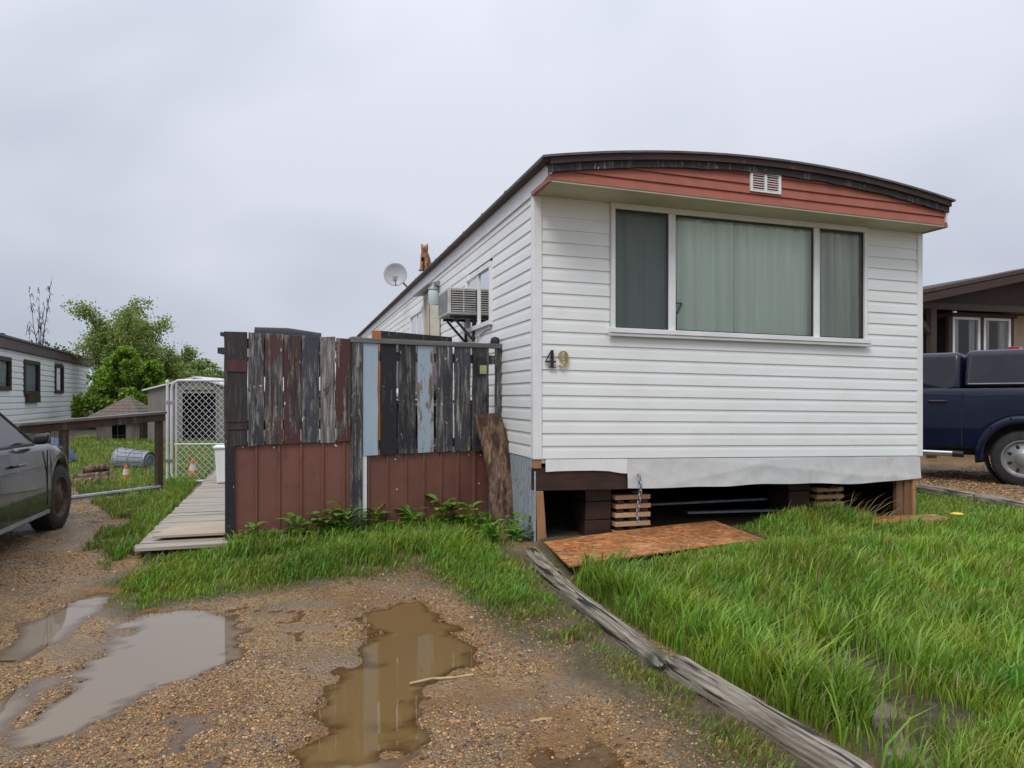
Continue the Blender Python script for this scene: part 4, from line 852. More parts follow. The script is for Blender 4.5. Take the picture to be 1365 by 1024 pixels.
timber(G(897, 879, .085), G(1175, 1040, .085), .110, .13, zt + .008, 'weathered grey timber edging the lawn nearest the camera', 2, 'landscape timbers along the left lawn edge')
timber(G(1226, 656, .05), G(1300, 668, .05), .14, .16, .075, 'grey timber beside the right gravel drive, near the house corner', 3, 'landscape timbers along the right gravel drive')
timber(G(1303, 668, .05), G(1420, 692, .05), .14, .16, .075, 'grey timber beside the right gravel drive, in front of the rear truck wheel', 4, 'landscape timbers along the right gravel drive')
M['straw'] = surf('pale_straw', (.48, .36, .18), (.36, .26, .12), .6, 20)
for pts, lb in ((((546, 913), (575, 908), (605, 905), (631, 901)), 'long pale straw stalk lying across the brown puddle'), (((703, 965), (722, 963), (735, 960)), 'short pale straw stalk lying on the mud right of the brown puddle')):
    m_ = MB(); m_.tube([G(*p) + (zbase(*G(*p)) + .006 + .006 * (i == 1),) for i, p in enumerate(pts)], .006, 6); tag(m_.build('straw_stalk', M['straw']), lb, 'stalk', 'straw stalks on the gravel')

# ------------------------------------------------------------------ vehicles
def carpaint(name, c):
    m, nt, b, N, L = new_mat(name); b.inputs['Base Color'].default_value = c + (1,); b.inputs['Specular IOR Level'].default_value = .12; b.inputs['Coat Weight'].default_value = .7; b.inputs['Coat Roughness'].default_value = .03
    n = noise(N, L, 4, 4, .6); r = ramp(N, L, n, [(.35, .26), (.7, .45)]); L(r, b.inputs['Roughness']); return m
M['cargrey'] = carpaint('charcoal_car_paint', (.010, .011, .014)); M['truckblue'] = carpaint('dark_blue_truck_paint', (.005, .0085, .026))
def loft(parent, name, mat, st, sill, arches, ar, rz, dy=.05, y_keep=None):
    """st: rows (y, halfwidth, z_belt, z_top); the lower edge rises round the wheel arches"""
    st = sorted(st); ys = list(np.arange(st[0][0], st[-1][0], dy)) + [st[-1][0]]
    for w in arches: ys += list(w + ar * np.cos(np.linspace(0, math.pi, 15)))
    ys = sorted(set(round(float(y), 4) for y in ys)); A = np.array(st); rows = []
    for y in ys:
        hw, zb, zt_ = [float(np.interp(y, A[:, 0], A[:, k])) for k in (1, 2, 3)]; zl = sill if len(st[0]) < 5 else float(np.interp(y, A[:, 0], A[:, 4]))
        for w in arches:
            if abs(y - w) < ar: zl = max(zl, rz + math.sqrt(max(ar * ar - (y - w) ** 2, 0)))
        zl = min(zl, zb - .06); h = zb - zl
        half = [(hw - .04, zl), (hw - .008, zl + min(.03, h * .2)), (hw, zl + h * .3), (hw - .004, zl + h * .6), (hw - .02, zb - .05), (hw - .05, zb - .005), (hw - .12, zb + (zt_ - zb) * .5), (hw * .6, zb + (zt_ - zb) * .88), (hw * .25, zt_), (0, zt_)]
        rows.append([(x, y, z) for x, z in half] + [(-x, y, z) for x, z in half[::-1][1:]])
    m_ = MB(); m_.grid(rows); k = len(rows[0]); m_.f += [tuple(range(k)), tuple(range((len(rows) - 1) * k, len(rows) * k))]
    return m_.build(name, mat, parent, smooth='auto')
def wheel(parent, x, y, r_, w, side, rimmat, holes=8, steer=0, rimr=.62):
    m_ = MB(); a = r_; prof = [(a * .66, -w / 2), (a * .9, -w / 2), (a * .97, -w * .42), (a, -w * .3), (a, w * .3), (a * .97, w * .42), (a * .9, w / 2), (a * .66, w / 2)]; m_.lathe(prof, 36, ax='x', cap=False)
    for k in range(48):
        q = 2 * math.pi * k / 48; c, s_ = math.cos(q), math.sin(q); m_.beam((-w * .46, c * a * .985, s_ * a * .985), (w * .46, math.cos(q + .05) * a * .985, math.sin(q + .05) * a * .985), .018, .012, (0, c, s_))
    t = m_.build('wheel', M['tyre'], parent, smooth='auto'); t.location = (x, y, r_); t.rotation_euler = (0, 0, steer)
    m_ = MB(); q = a * .66; s_ = side; m_.lathe([(q, s_ * w * .5), (q * .94, s_ * w * .5), (q * .90, s_ * w * .40), (q * .82, s_ * w * .33), (q * .42, s_ * w * .38), (q * .34, s_ * w * .46), (q * .3, s_ * w * .48), (.001, s_ * w * .49)], 32, ax='x', cap=False); m_.lathe([(q, -s_ * w * .5), (.001, -s_ * w * .45)], 24, ax='x', cap=False); m_.build('rim', rimmat, t, smooth='auto')
    m_ = MB()
    for k in range(holes):
        g = 2 * math.pi * (k + .5) / holes; cy, cz = math.cos(g) * q * .64, math.sin(g) * q * .64; e = q * .115
        ring = [(s_ * (w * .362), cy + e * .75 * math.cos(b) * -math.sin(g) + e * 1.25 * math.sin(b) * math.cos(g), cz + e * .75 * math.cos(b) * math.cos(g) + e * 1.25 * math.sin(b) * math.sin(g)) for b in [2 * math.pi * i / 12 for i in range(12)]]; b0 = len(m_.v); m_.v += ring; m_.v += [(x - s_ * .03, y_, z_) for x, y_, z_ in ring]
        m_.f.append(tuple(range(b0, b0 + 12)));  m_.f.append(tuple(range(b0 + 12, b0 + 24)))
        for i in range(12): j = (i + 1) % 12; m_.f.append((b0 + i, b0 + j, b0 + 12 + j, b0 + 12 + i))
    m_.build('rim_openings', M['dark'], t); return t
def frustum(parent, name, mat, b0, b1, t0, t1, zb, zt_, hb, ht, bev=.05, crown=.02):
    m_ = MB(); rows = []; n = 8
    m_.hexa([(-hb, b0, zb), (hb, b0, zb), (hb, b1, zb), (-hb, b1, zb), (-ht, t0, zt_), (ht, t0, zt_), (ht, t1, zt_), (-ht, t1, zt_)]); return m_.build(name, mat, parent, bevel=bev, smooth='auto', seg=4)
def sidepane(parent, poly, zb, zt_, hb, ht, sgn, name='side_window', mat='glassdark', off=.004, th=.006):
    m_ = MB(); n = len(poly); fx = lambda z, o: sgn * (hb + (ht - hb) * (z - zb) / (zt_ - zb) + o)
    m_.v = [(fx(z, off), y, z) for y, z in poly] + [(fx(z, off - th), y, z) for y, z in poly]; m_.f = [tuple(range(n)), tuple(range(n, 2 * n))[::-1]] + [(i, (i + 1) % n, n + (i + 1) % n, n + i) for i in range(n)]; return m_.build(name, M[mat] if isinstance(mat, str) else mat, parent)
def grown(poly, e):
    cy = sum(p[0] for p in poly) / len(poly); cz = sum(p[1] for p in poly) / len(poly); hy = max(abs(p[0] - cy) for p in poly); hz = max(abs(p[1] - cz) for p in poly)
    return [(cy + (y - cy) * (1 + e / hy), cz + (z - cz) * (1 + e / hz)) for y, z in poly]
def crosspane(parent, name, yb, yt, zb, zt_, hb, ht, off, mat='glassdark'):
    m_ = MB(); m_.v = [(-hb, yb + off, zb), (hb, yb + off, zb), (ht, yt + off, zt_), (-ht, yt + off, zt_)]; m_.v += [(x, y - .004 * (1 if off > 0 else -1), z) for x, y, z in m_.v]; m_.f = [(0, 1, 2, 3), (7, 6, 5, 4), (0, 1, 5, 4), (1, 2, 6, 5), (2, 3, 7, 6), (3, 0, 4, 7)]; return m_.build(name, M[mat], parent)

# the sedan on the left: +y is its front, +x its right side
WRX, WRY = G(85, 705); CA = R(16.0); CHW = .885
car = thing('parked_car', 'dark grey sedan parked on the wet gravel at the left edge', 'car', (WRX - math.cos(CA) * CHW - .02, WRY - math.sin(CA) * CHW, 0), CA)
st = [(-3.72, 0.7, 0.72, 0.78, 0.42), (-3.6, 0.8, 0.84, 0.91, 0.34), (-3.2, 0.87, 0.89, 0.96, 0.26), (-2.65, 0.895, 0.89, 0.95, 0.22), (-1.4, 0.9, 0.865, 0.89, 0.2), (-0.5, 0.9, 0.845, 0.89, 0.19), (-0.2, 0.898, 0.835, 0.885, 0.19), (0.05, 0.885, 0.81, 0.865, 0.2), (0.3, 0.86, 0.75, 0.82, 0.22), (0.5, 0.8, 0.68, 0.75, 0.24), (0.68, 0.68, 0.6, 0.67, 0.26), (0.8, 0.45, 0.54, 0.58, 0.3)]
loft(car, 'body', M['cargrey'], st, .2, (0.0, -2.65), .355, .315)
m_ = MB(); m_.box(-.80, .80, -3.5, .5, .20, .55); m_.build('underbody', M['black'], car)
hb, ht, zb, zt_ = .845, .60, .84, 1.36
frustum(car, 'cabin', M['cargrey'], -3.15, -.42, -2.35, -1.28, zb - .04, zt_, hb, ht, .06)
sidepoly = [[(-.66, .885), (-1.27, 1.285), (-1.62, 1.30), (-1.60, .885)], [(-1.66, .885), (-1.68, 1.30), (-2.15, 1.285), (-2.62, 1.0), (-2.62, .895)]]
for sgn in (1, -1):
    for p_ in sidepoly: sidepane(car, p_, zb - .04, zt_, hb, ht, sgn)
    m_ = MB(); fx_ = lambda z: sgn * (hb + (ht - hb) * (z - zb + .04) / (zt_ - zb + .04) + .008)
    for a, b in (((-.56, .865), (-1.28, 1.315)), ((-1.28, 1.315), (-2.18, 1.31)), ((-.56, .863), (-2.7, .875))): m_.beam((fx_(a[1]), a[0], a[1]), (fx_(b[1]), b[0], b[1]), .012, .018)
    m_.build('window_trim', M['black'], car)
    m_ = MB(); m_.hexa([(sgn * .86, -.62, .86), (sgn * .97, -.66, .865), (sgn * .99, -.78, .875), (sgn * .86, -.74, .86), (sgn * .86, -.60, .95), (sgn * .99, -.66, .975), (sgn * 1.0, -.78, .975), (sgn * .86, -.74, .95)]); mir = m_.build('mirror', M['black'], car, bevel=.035, seg=4, smooth='auto')
    m_ = MB(); m_.tube([(sgn * .895, -1.32, .72), (sgn * .925, -1.29, .725), (sgn * .925, -1.14, .725), (sgn * .895, -1.11, .72)], .013, 8); m_.build('door_handle', M['cargrey'], car, smooth='auto')
    m_ = MB()
    for y_ in (-.47, -1.65): m_.box(sgn * .893, sgn * .903, y_ - .004, y_ + .004, .30, .80)
    m_.build('door_seam', M['black'], car)
    m_ = MB(); m_.beam((sgn * .897, -.42, .235), (sgn * .905, -2.2, .245), .012, .03); m_.build('sill_trim', M['greymetal'], car)
crosspane(car, 'windscreen', -.47, -1.26, .86, 1.33, .74, .56, .012); crosspane(car, 'rear_window', -3.08, -2.40, .87, 1.33, .70, .55, -.012)
m_ = MB(); m_.hexa([(.52, .73, .60), (.74, .55, .62), (.79, .40, .70), (.60, .56, .70), (.52, .72, .66), (.72, .54, .72), (.80, .28, .80), (.60, .50, .74)]); 
for sgn in (1, -1):
    q = MB(); q.v = [(sgn * (x + .012), y + .012, z) for x, y, z in m_.v]; q.f = m_.f; q.build('headlight', surf('headlight_lens', (.5, .47, .4), None, .15, 4), car, bevel=.015)
M['rustrim'] = surf('rusty_brown_rim', (.11, .065, .042), (.06, .038, .028), .7, 12, metal=.3)
wheel(car, CHW - .105, 0, .315, .20, 1, M['rustrim'], 6, R(-3)); wheel(car, -CHW + .105, 0, .315, .20, -1, M['rustrim'], 6, R(-3)); wheel(car, CHW - .105, -2.65, .315, .20, 1, M['rustrim'], 6); wheel(car, -CHW + .105, -2.65, .315, .20, -1, M['rustrim'], 6)

# the pickup on the right: +y is its front, its left side (-x) faces the camera
TA = R(47); THW = .99; tx, ty = G(1364, 650)
tk = thing('pickup_truck', 'dark blue pickup truck with a canopy on its bed, parked at the right', 'pickup truck', (tx + math.cos(TA) * (THW - .03), ty + math.sin(TA) * (THW - .03), 0), TA)
st = [(-1.28, .93, 1.36, 1.40, .62), (-1.2, .985, 1.40, 1.42, .60), (-.5, 1.0, 1.42, 1.42, .54), (.9, 1.0, 1.42, 1.42, .52), (1.2, 1.0, 1.415, 1.42, .51), (2.9, 1.0, 1.37, 1.39, .51), (3.4, 1.0, 1.30, 1.38, .52), (4.3, .99, 1.20, 1.30, .55), (4.65, .93, 1.12, 1.22, .56), (4.75, .86, 1.05, 1.12, .58)]
loft(tk, 'body', M['truckblue'], st, .5, (0.0, 3.65), .50, .44)
m_ = MB(); m_.box(-.84, .84, -1.15, 4.5, .42, .95); m_.build('underbody', M['dark'], tk)
hb, ht, zb, zt_ = .955, .80, 1.38, 1.97
frustum(tk, 'cab', M['truckblue'], .772, 3.05, .80, 2.35, zb, zt_, hb, ht, .085)
frustum(tk, 'bed_canopy', M['truckblue'], -1.22, .758, -1.10, .745, zb + .045, zt_ + .02, .965, .80, .085)
for sgn in (-1, 1):
    for p_ in ([(.90, 1.46), (.86, 1.60), (.88, 1.88), (1.78, 1.885), (1.80, 1.43), (1.0, 1.43)], [(-1.0, 1.50), (-.93, 1.90), (.655, 1.90), (.67, 1.50)]): sidepane(tk, grown(p_, .028), zb + (.045 if p_[0][0] < 0 else 0), zt_ + (.02 if p_[0][0] < 0 else 0), .965 if p_[0][0] < 0 else hb, ht, sgn, 'window_seal', 'black', .0015, .004)
    sidepane(tk, [(.90, 1.46), (.86, 1.60), (.88, 1.88), (1.78, 1.885), (1.80, 1.43), (1.0, 1.43)], zb, zt_, hb, ht, sgn); sidepane(tk, [(1.86, 1.43), (1.88, 1.885), (2.30, 1.88), (2.85, 1.44)], zb, zt_, hb, ht, sgn)
    sidepane(tk, [(-1.0, 1.50), (-.93, 1.90), (.655, 1.90), (.67, 1.50)], zb + .045, zt_ + .02, .965, .80, sgn, 'canopy_window')
    m_ = MB(); m_.beam((sgn * .968, -1.05, 1.485), (sgn * .968, .68, 1.485), .012, .016); m_.build('canopy_trim', M['chrome'], tk)
    m_ = MB(); m_.tube([(sgn * 1.0, .96, 1.22), (sgn * 1.03, .99, 1.225), (sgn * 1.03, 1.17, 1.225), (sgn * 1.0, 1.20, 1.22)], .016, 8); m_.build('door_handle', M['black'], tk, smooth='auto')
    m_ = MB()
    for y_ in (.755, 1.83): m_.box(sgn * .996, sgn * 1.003, y_ - .005, y_ + .005, .56, 1.36)
    m_.build('door_seam', M['black'], tk)
    m_ = MB(); m_.tube([(sgn * 1.05, .84, .445), (sgn * 1.05, 2.9, .445)], .045, 10); m_.build('step_bar', M['chrome'], tk, smooth='auto')
    m_ = MB(); m_.tube([(sgn * 1.05, .72, .44), (sgn * 1.05, .86, .445)], .05, 10); m_.build('step_bar_end', M['black'], tk, smooth='auto')
    for wy in (0, 3.65):
        m_ = MB(); rows = []
        for i in range(25):
            a = R(-12 + 204 * i / 24); c, s_ = math.cos(a), math.sin(a); rows.append([(sgn * (.965 + o), wy + r__ * c, .44 + r__ * s_) for r__, o in ((.47, .02), (.475, .075), (.50, .085), (.57, .07), (.595, .03))])
        m_.grid(rows); fl = m_.build('fender_flare', M['truckblue'], tk, smooth=True); s2 = fl.modifiers.new('t', 'SOLIDIFY'); s2.thickness = .004
        m_ = MB()
        for k in range(6): a = R(18 + 29 * k); m_.lathe([(.016, sgn * 1.028), (.016, sgn * 1.047), (.001, sgn * 1.05)], 8, (0, wy + .555 * math.cos(a), .44 + .555 * math.sin(a)), 'x')
        m_.build('flare_bolts', M['truckblue'], fl)
        m_ = MB(); m_.lathe([(.47, sgn * .70), (.49, sgn * .94)], 24, (0, wy, .44), 'x', False); m_.build('wheel_well', M['dark'], tk)
M['redlens'] = surf('red_lens', (.45, .015, .02), (.3, .01, .015), .2, 5); M['clear'] = surf('clear_lens', (.6, .55, .55), None, .2, 5)
m_ = MB(); m_.box(-.66, -.40, .10, .24, 1.992, 2.03); br = m_.build('brake_light', M['redlens'], tk, bevel=.008); br.location = (.05, 0, 0)
m_ = MB(); m_.box(-.575, -.50, .095, .105, 1.998, 2.025); m_.build('brake_light_centre', M['clear'], br)
M['alloy'] = surf('grey_alloy', (.34, .34, .35), (.26, .26, .27), .4, 6, metal=.6)
for sgn in (-1, 1):
    for wy in (0, 3.65): wheel(tk, sgn * (THW - .14), wy, .405, .27, sgn, M['alloy'], 8)
for sgn in (1, -1): m_ = MB(); m_.box(sgn * .80, sgn * .95, -1.30, -1.22, .95, 1.32); m_.build('tail_light', M['redlens'], tk, bevel=.01)
crosspane(tk, 'windscreen', 3.01, 2.38, 1.42, 1.93, .86, .74, .014)

# ------------------------------------------------------------------ neighbouring houses and sheds
M['browntrim'] = surf('dark_brown_trim', (.05, .031, .022), (.04, .025, .018), .6, 7, bs=.2); M['shingle'] = surf('brown_shingle', (.085, .06, .05), (.05, .037, .032), .85, 12, (1, 3, 3), bs=.5)
M['cream'] = surf('cream_stucco', (.52, .46, .34), (.46, .40, .30), .8, 7, bs=.15); M['lace'] = surf('white_lace_curtain', (.62, .62, .63), (.42, .43, .46), .9, 9, (5, 1, .4))
nh = thing('neighbour_house', 'cream house with a dark brown gable roof and bay window, behind the blue truck', 'house', (XA(1226, 15.2), 15.2, 0), AX)
NWD = 7.4; m_ = MB(); m_.box(.25, NWD, 1.1, 14, -.05, 3.20); m_.build('wall', M['cream'], nh)
m_ = MB(); m_.prism([(.0, 3.21), (NWD, 3.21), (NWD / 2 + .1, 3.98)], 'y', .45, 13.5); m_.build('gable', M['browntrim'], nh)
sl_ = .205; zr = 3.28; m_ = MB(); r0, r1 = -.55, NWD + .3; rm = NWD / 2
m_.prism([(r0, zr), (rm, zr + (rm - r0) * sl_), (r1, zr), (r1, zr + .08), (rm, zr + (rm - r0) * sl_ + .08), (r0, zr + .08)], 'y', -.12, 14.2); rfh = m_.build('roof', M['shingle'], nh)
m_ = MB(); m_.prism([(r0, zr - .16), (rm, zr + (rm - r0) * sl_ - .16), (r1, zr - .16), (r1, zr - .003), (rm, zr + (rm - r0) * sl_ - .003), (r0, zr - .003)], 'y', -.15, -.09); m_.build('fascia', M['browntrim'], nh)
m_ = MB()
for j in range(5): m_.prism([(r0 - .01, zr + .02), (rm, zr + .02 + (rm - r0) * sl_), (rm, zr + .095 + (rm - r0) * sl_), (r0 - .01, zr + .095)], 'y', -.16 + j * .25, -.16 + j * .25 + .24)
m_.build('shingle_courses', M['shingle'], rfh)
m_ = MB(); m_.box(-.1, NWD, .15, .25, 3.14, 3.27); m_.box(.2, NWD, .25, 1.08, 3.20, 3.24); m_.build('porch_beam', M['browntrim'], nh)
for x in (.42,): m_ = MB(); m_.box(x, x + .15, .12, .25, -.05, 3.135); m_.build('porch_post', M['browntrim'], nh, bevel=.005)
m_ = MB(); m_.beam((-.1, .18, 3.2), (.42, .18, 2.65), .08, .10); m_.build('porch_brace', M['browntrim'], nh)
BX0, BX1, BY = 1.42, 3.08, .55
m_ = MB(); m_.hexa([(BX0, BY, .6), (BX1, BY, .6), (BX1 + .3, 1.099, .6), (BX0 - .25, 1.099, .6), (BX0, BY, 1.1), (BX1, BY, 1.1), (BX1 + .3, 1.099, 1.1), (BX0 - .25, 1.099, 1.1)]); m_.build('bay_wall', M['cream'], nh)
m_ = MB(); m_.hexa([(BX0 - .06, BY - .1, 3.05), (BX1 + .1, BY - .1, 3.05), (BX1 + .45, 1.098, 3.05), (BX0 - .4, 1.098, 3.05), (BX0 - .06, BY - .1, 3.135), (BX1 + .1, BY - .1, 3.135), (BX1 + .4, 1.098, 3.135), (BX0 - .35, 1.098, 3.135)]); m_.build('bay_roof', M['browntrim'], nh)
m_ = MB(); 
for x in (BX0 - .09, (BX0 + BX1) / 2 - .05, BX1): m_.box(x, x + .10, BY - .02, BY + .06, 1.1, 3.05)
m_.build('bay_mullion', M['browntrim'], nh)
for a, b in ((BX0 + .012, (BX0 + BX1) / 2 - .052), ((BX0 + BX1) / 2 + .052, BX1 - .002)):
    m_ = MB(); w_ = .055; m_.box(a, b, BY - .03, BY + .03, 2.99, 3.045); m_.box(a, b, BY - .03, BY + .03, 1.1, 1.155); m_.box(a, a + w_, BY - .03, BY + .03, 1.156, 2.989); m_.box(b - w_, b, BY - .03, BY + .03, 1.156, 2.989); fr = m_.build('bay_window', M['white'], nh)
    m_ = MB(); m_.v = [(a, BY, 1.15), (b, BY, 1.15), (b, BY, 2.99), (a, BY, 2.99)]; m_.f = [(0, 1, 2, 3)]; m_.build('pane', M['glass'], fr, normals=False)
    for x0, x1 in ((a + .04, a + .26), (b - .2, b - .04)):
        m_ = MB(); m_.grid([[(x0 + (x1 - x0) * i / 24, BY + .08 + .015 * math.sin(i * 1.3), z) for i in range(25)] for z in (1.1, 3.03)]); m_.build('lace_curtain', M['lace'], fr, smooth=True)
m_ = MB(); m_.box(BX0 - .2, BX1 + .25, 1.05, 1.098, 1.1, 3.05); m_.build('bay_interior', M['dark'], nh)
m_ = MB(); m_.box(BX1 + .02, BX1 + .32, BY + .15, BY + .2, 1.1, 3.05); m_.build('bay_side', M['cream'], nh)
m_ = MB(); m_.lathe([(.05, 3.10), (.05, 3.16), (.03, 3.20)], 10, (1.25, .32, 0)); m_.build('soffit_lamp', M['chrome'], nh)
# trailer on the left
P0, P1 = (XA(0, 22.6), 22.6), (XA(118, 36.5), 36.5); LA = math.atan2(P1[1] - P0[1], P1[0] - P0[0]); LL = math.dist(P0, P1)
nt_ = thing('neighbour_trailer', 'long white neighbouring trailer with brown roof edge and dark framed windows at the left', 'mobile home', (P0[0], P0[1], 0), LA)
OLN = lambda px: on_line(P0, P1, px)
wins = [(OLN(-14), OLN(12.5), 1.5, 2.55, 0), (OLN(30.5), OLN(51), 1.38, 2.58, 1), (OLN(72), OLN(83), 1.45, 2.62, 0)]
m_ = MB(); siding(m_, -6, LL, .12, 2.80, [(a, b, c, d) for a, b, c, d, _ in wins], 'y', 0, -1, .2, .025); m_.build('wall', M['vinyl'], nt_)
m_ = MB(); m_.box(-6, LL, .02, .05, -.05, 1.40); m_.box(-6, LL, .02, .05, 2.66, 2.8); m_.box(LL - .03, LL, .05, 4.0, 0, 2.8); m_.box(-6, -5.97, .05, 4, 0, 2.8); m_.box(-6, LL, 4.0, 4.03, 0, 2.8); m_.build('backing_wall', M['white'], nt_)
M['oldbrown'] = surf('streaked_brown_fascia', (.11, .075, .065), (.075, .06, .07), .6, 5, (3, 1, .2), c3=(.17, .16, .18), s3=4)
m_ = MB(); m_.box(-6.2, LL + .1, -.12, 4.1, 2.81, 3.13); m_.build('roof_fascia', M['oldbrown'], nt_)
m_ = MB(); m_.box(-6.25, LL + .15, -.17, 4.15, 3.132, 3.20); rf_ = m_.build('roof', M['roof'], nt_)
m_ = MB(); m_.box(3.9, 4.25, .9, 1.25, 3.2, 3.55); m_.build('roof_vent', M['dark'], rf_); m_ = MB(); m_.lathe([(.55, 3.2), (.55, 3.38), (.3, 3.48)], 16, (.6, 1.2, 0)); m_.build('roof_vent', M['greymetal'], rf_)
for a, b, c, d, k in wins:
    m_ = MB(); w_ = .13; m_.box(a, b, -.07, .03, d - w_, d); m_.box(a, b, -.07, .03, c, c + w_); m_.box(a, a + w_, -.07, .03, c + w_, d - w_); m_.box(b - w_, b, -.07, .03, c + w_, d - w_)
    if k: m_.box(a + .2, b - .2, -.12, -.03, c - .28, c - .01)
    fr = m_.build('window', M['browntrim'], nt_); m_ = MB(); m_.v = [(a, -.01, c), (b, -.01, c), (b, -.01, d), (a, -.01, d)]; m_.f = [(0, 1, 2, 3)]; m_.build('pane', M['glass'], fr, normals=False)
    m_ = MB(); m_.box(a + .05, b - .05, .06, .08, c + (d - c) * .1, d - .05); m_.build('blind', M['paleblue'], fr)
# low play shed with hip roof
x0, y0 = G(118, 590); x1, _ = G(190, 590)
M['greywood'] = surf('grey_barn_board', (.17, .145, .12), (.10, .085, .072), .85, 10, (1, 1, .1), bs=.4)
sh = thing('wooden_shed', 'low weathered board shed with a brown pyramid roof under the trees', 'shed', (x0, 21.2, 0), R(2)); wd = x1 - x0 - .15
m_ = MB()
for a, b in ((.12, .55), (.95, wd - .05)):
    x = a
    while x < b: m_.box(x, min(x + .125, b), .0, .03, 0, .72); x += .13
m_.box(.55, .95, .0, .03, .62, .72); m_.box(.12, .15, .03, 1.3, 0, .72); m_.box(wd - .08, wd - .05, .03, 1.3, 0, .72); m_.box(.15, wd - .08, 1.27, 1.3, 0, .72); m_.build('wall', M['greywood'], sh)
m_ = MB(); ap = (wd * .52, .65, 1.32); c4 = [(-.12, -.18, .68), (wd + .12, -.18, .68), (wd + .12, 1.48, .68), (-.12, 1.48, .68)]
for k in range(4):
    p, q = Vector(c4[k]), Vector(c4[(k + 1) % 4]); A_ = Vector(ap)
    for j in range(7):
        f0, f1 = j / 7, (j + 1) / 7; up = Vector((0, 0, .018)); m_.grid([[p.lerp(A_, f0) + up, q.lerp(A_, f0) + up], [p.lerp(A_, f1) + up * .3, q.lerp(A_, f1) + up * .3]]); m_.grid([[p.lerp(A_, f0) - up, q.lerp(A_, f0) - up], [p.lerp(A_, f0) + up, q.lerp(A_, f0) + up]])
m_.build('roof', surf('curled_shingles', (.15, .12, .10), (.09, .07, .06), .9, 16, bs=.7), sh)
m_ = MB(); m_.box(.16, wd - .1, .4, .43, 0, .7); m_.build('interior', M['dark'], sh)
# metal garden shed
x0 = XA(197, 20.5); mt_ = thing('metal_shed', 'taupe metal garden shed with an open dark doorway behind the chain link gate', 'shed', (x0, 20.5, 0), R(3))
M['taupe'] = surf('taupe_sheet_metal', (.20, .185, .165), (.17, .155, .14), .55, 4); wd = 2.5; d0, d1 = .95, 1.85
m_ = MB()
for a, b in ((0, d0), (d1, wd)):
    x = a
    while x < b - .01: e = min(x + .12, b); m_.grid([[(x, 0, 0), (x, 0, 1.5)], [(x + (e - x) * .5, -.01, 0), (x + (e - x) * .5, -.01, 1.5)], [(e, 0, 0), (e, 0, 1.5)]]); x = e
m_.box(0, .012, .012, 2, 0, 1.5); m_.box(wd - .012, wd, .012, 2, 0, 1.5); m_.box(.012, wd - .012, 1.98, 2.0, 0, 1.5); m_.build('wall', M['taupe'], mt_)
m_ = MB(); m_.prism([(0, 1.5), (wd, 1.5), (wd * .52, 1.80)], 'y', .0, .02); m_.build('gable', M['taupe'], mt_)
m_ = MB(); m_.prism([(-.12, 1.46), (wd * .52, 1.82), (wd + .12, 1.46), (wd + .12, 1.50), (wd * .52, 1.87), (-.12, 1.50)], 'y', -.10, 2.1); m_.build('roof', M['whiteold'], mt_)
m_ = MB(); m_.box(d0 - .05, d0, -.025, .02, 0, 1.45); m_.box(d1, d1 + .05, -.025, .02, 0, 1.45); m_.box(d0, d1, -.025, .02, 1.40, 1.45); m_.build('door_frame', M['taupe'], mt_); m_ = MB(); m_.box(d0, d1, -.03, .02, 0, .06); m_.build('door_sill', M['white'], mt_)
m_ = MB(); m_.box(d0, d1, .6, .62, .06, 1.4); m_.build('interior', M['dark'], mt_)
m_ = MB(); x, y = G(148, 583); t = thing('green_mower', 'old lawn mower half hidden in the grass by the low board shed', 'mower', (x, y, .0), R(20))
m_ = MB(); m_.box(-.28, .28, -.22, .22, .1, .3); m_.lathe([(.13, .3), (.12, .42), (.05, .45)], 12); m_.build('deck', M['greywood'], t, bevel=.03)
for x in (-.25, .25):
    for y in (-.2, .2): m_ = MB(); m_.lathe([(.1, -.025), (.1, .025)], 12, (x, y, .1), 'y'); m_.build('wheel', M['tyre'], t)
m_ = MB(); m_.tube([(-.25, -.18, .3), (-.6, -.18, .85), (-.6, .18, .85), (-.25, .18, .3)], .015, 6); m_.build('handle', M['steel'], t)
x, y = XA(66, 13.5), 13.5; t = thing('blue_tarp_heap', 'blue tarp draped over a heap behind the rail fence, next to the car mirror', 'tarp', (x, y, 0))
m_ = MB(); r_ = random.Random(4); m_.grid([[(-.55 + .9 * i / 14, -.4 + .8 * j / 8, max(0, .62 * math.sin(math.pi * (i + .5) / 15) ** .6 * math.sin(math.pi * (j + .2) / 8.4) ** .5 * (.7 + .35 * i / 14) + r_.uniform(-.04, .04))) for i in range(15)] for j in range(9)]); m_.build('tarp', surf('faded_blue_tarp', (.06, .11, .20), (.05, .085, .15), .5, 5), t, smooth=True)
# ------------------------------------------------------------------ trees and shrubs
M['leaf'] = leafy('leaf', .5, .4); M['grassblade'] = leafy('grass_blade', .45, .35, (1.3, 1.2, .5)); M['twig'] = surf('grey_brown_bark', (.11, .095, .08), (.07, .06, .05), .9, 12, bs=.4)
def leaves(parent, name, P, size, base, var, seed, droop=0):
    g = np.random.default_rng(seed); n = len(P); d = g.normal(size=(n, 3)); d[:, 2] -= droop; d /= np.linalg.norm(d, axis=1)[:, None]; u = np.cross(d, g.normal(size=(n, 3))); u /= np.linalg.norm(u, axis=1)[:, None] + 1e-9
    s = size * g.uniform(.6, 1.3, n)[:, None]; w = s * .42; V = np.stack([P, P + d * s * .5 + u * w, P + d * s, P + d * s * .5 - u * w], 1).reshape(-1, 3)
    c = np.array(base)[None] * g.uniform(1 - var, 1 + var, n)[:, None]; y = g.random(n)[:, None]; c = c * (1 + np.array([[.5, .15, -.2]]) * (y - .4)); C = np.repeat(np.clip(c, .004, 1), 4, 0)
    T = np.arange(n * 4).reshape(n, 4); return mesh_np(name, V, T, M['leaf'], C, False, parent)
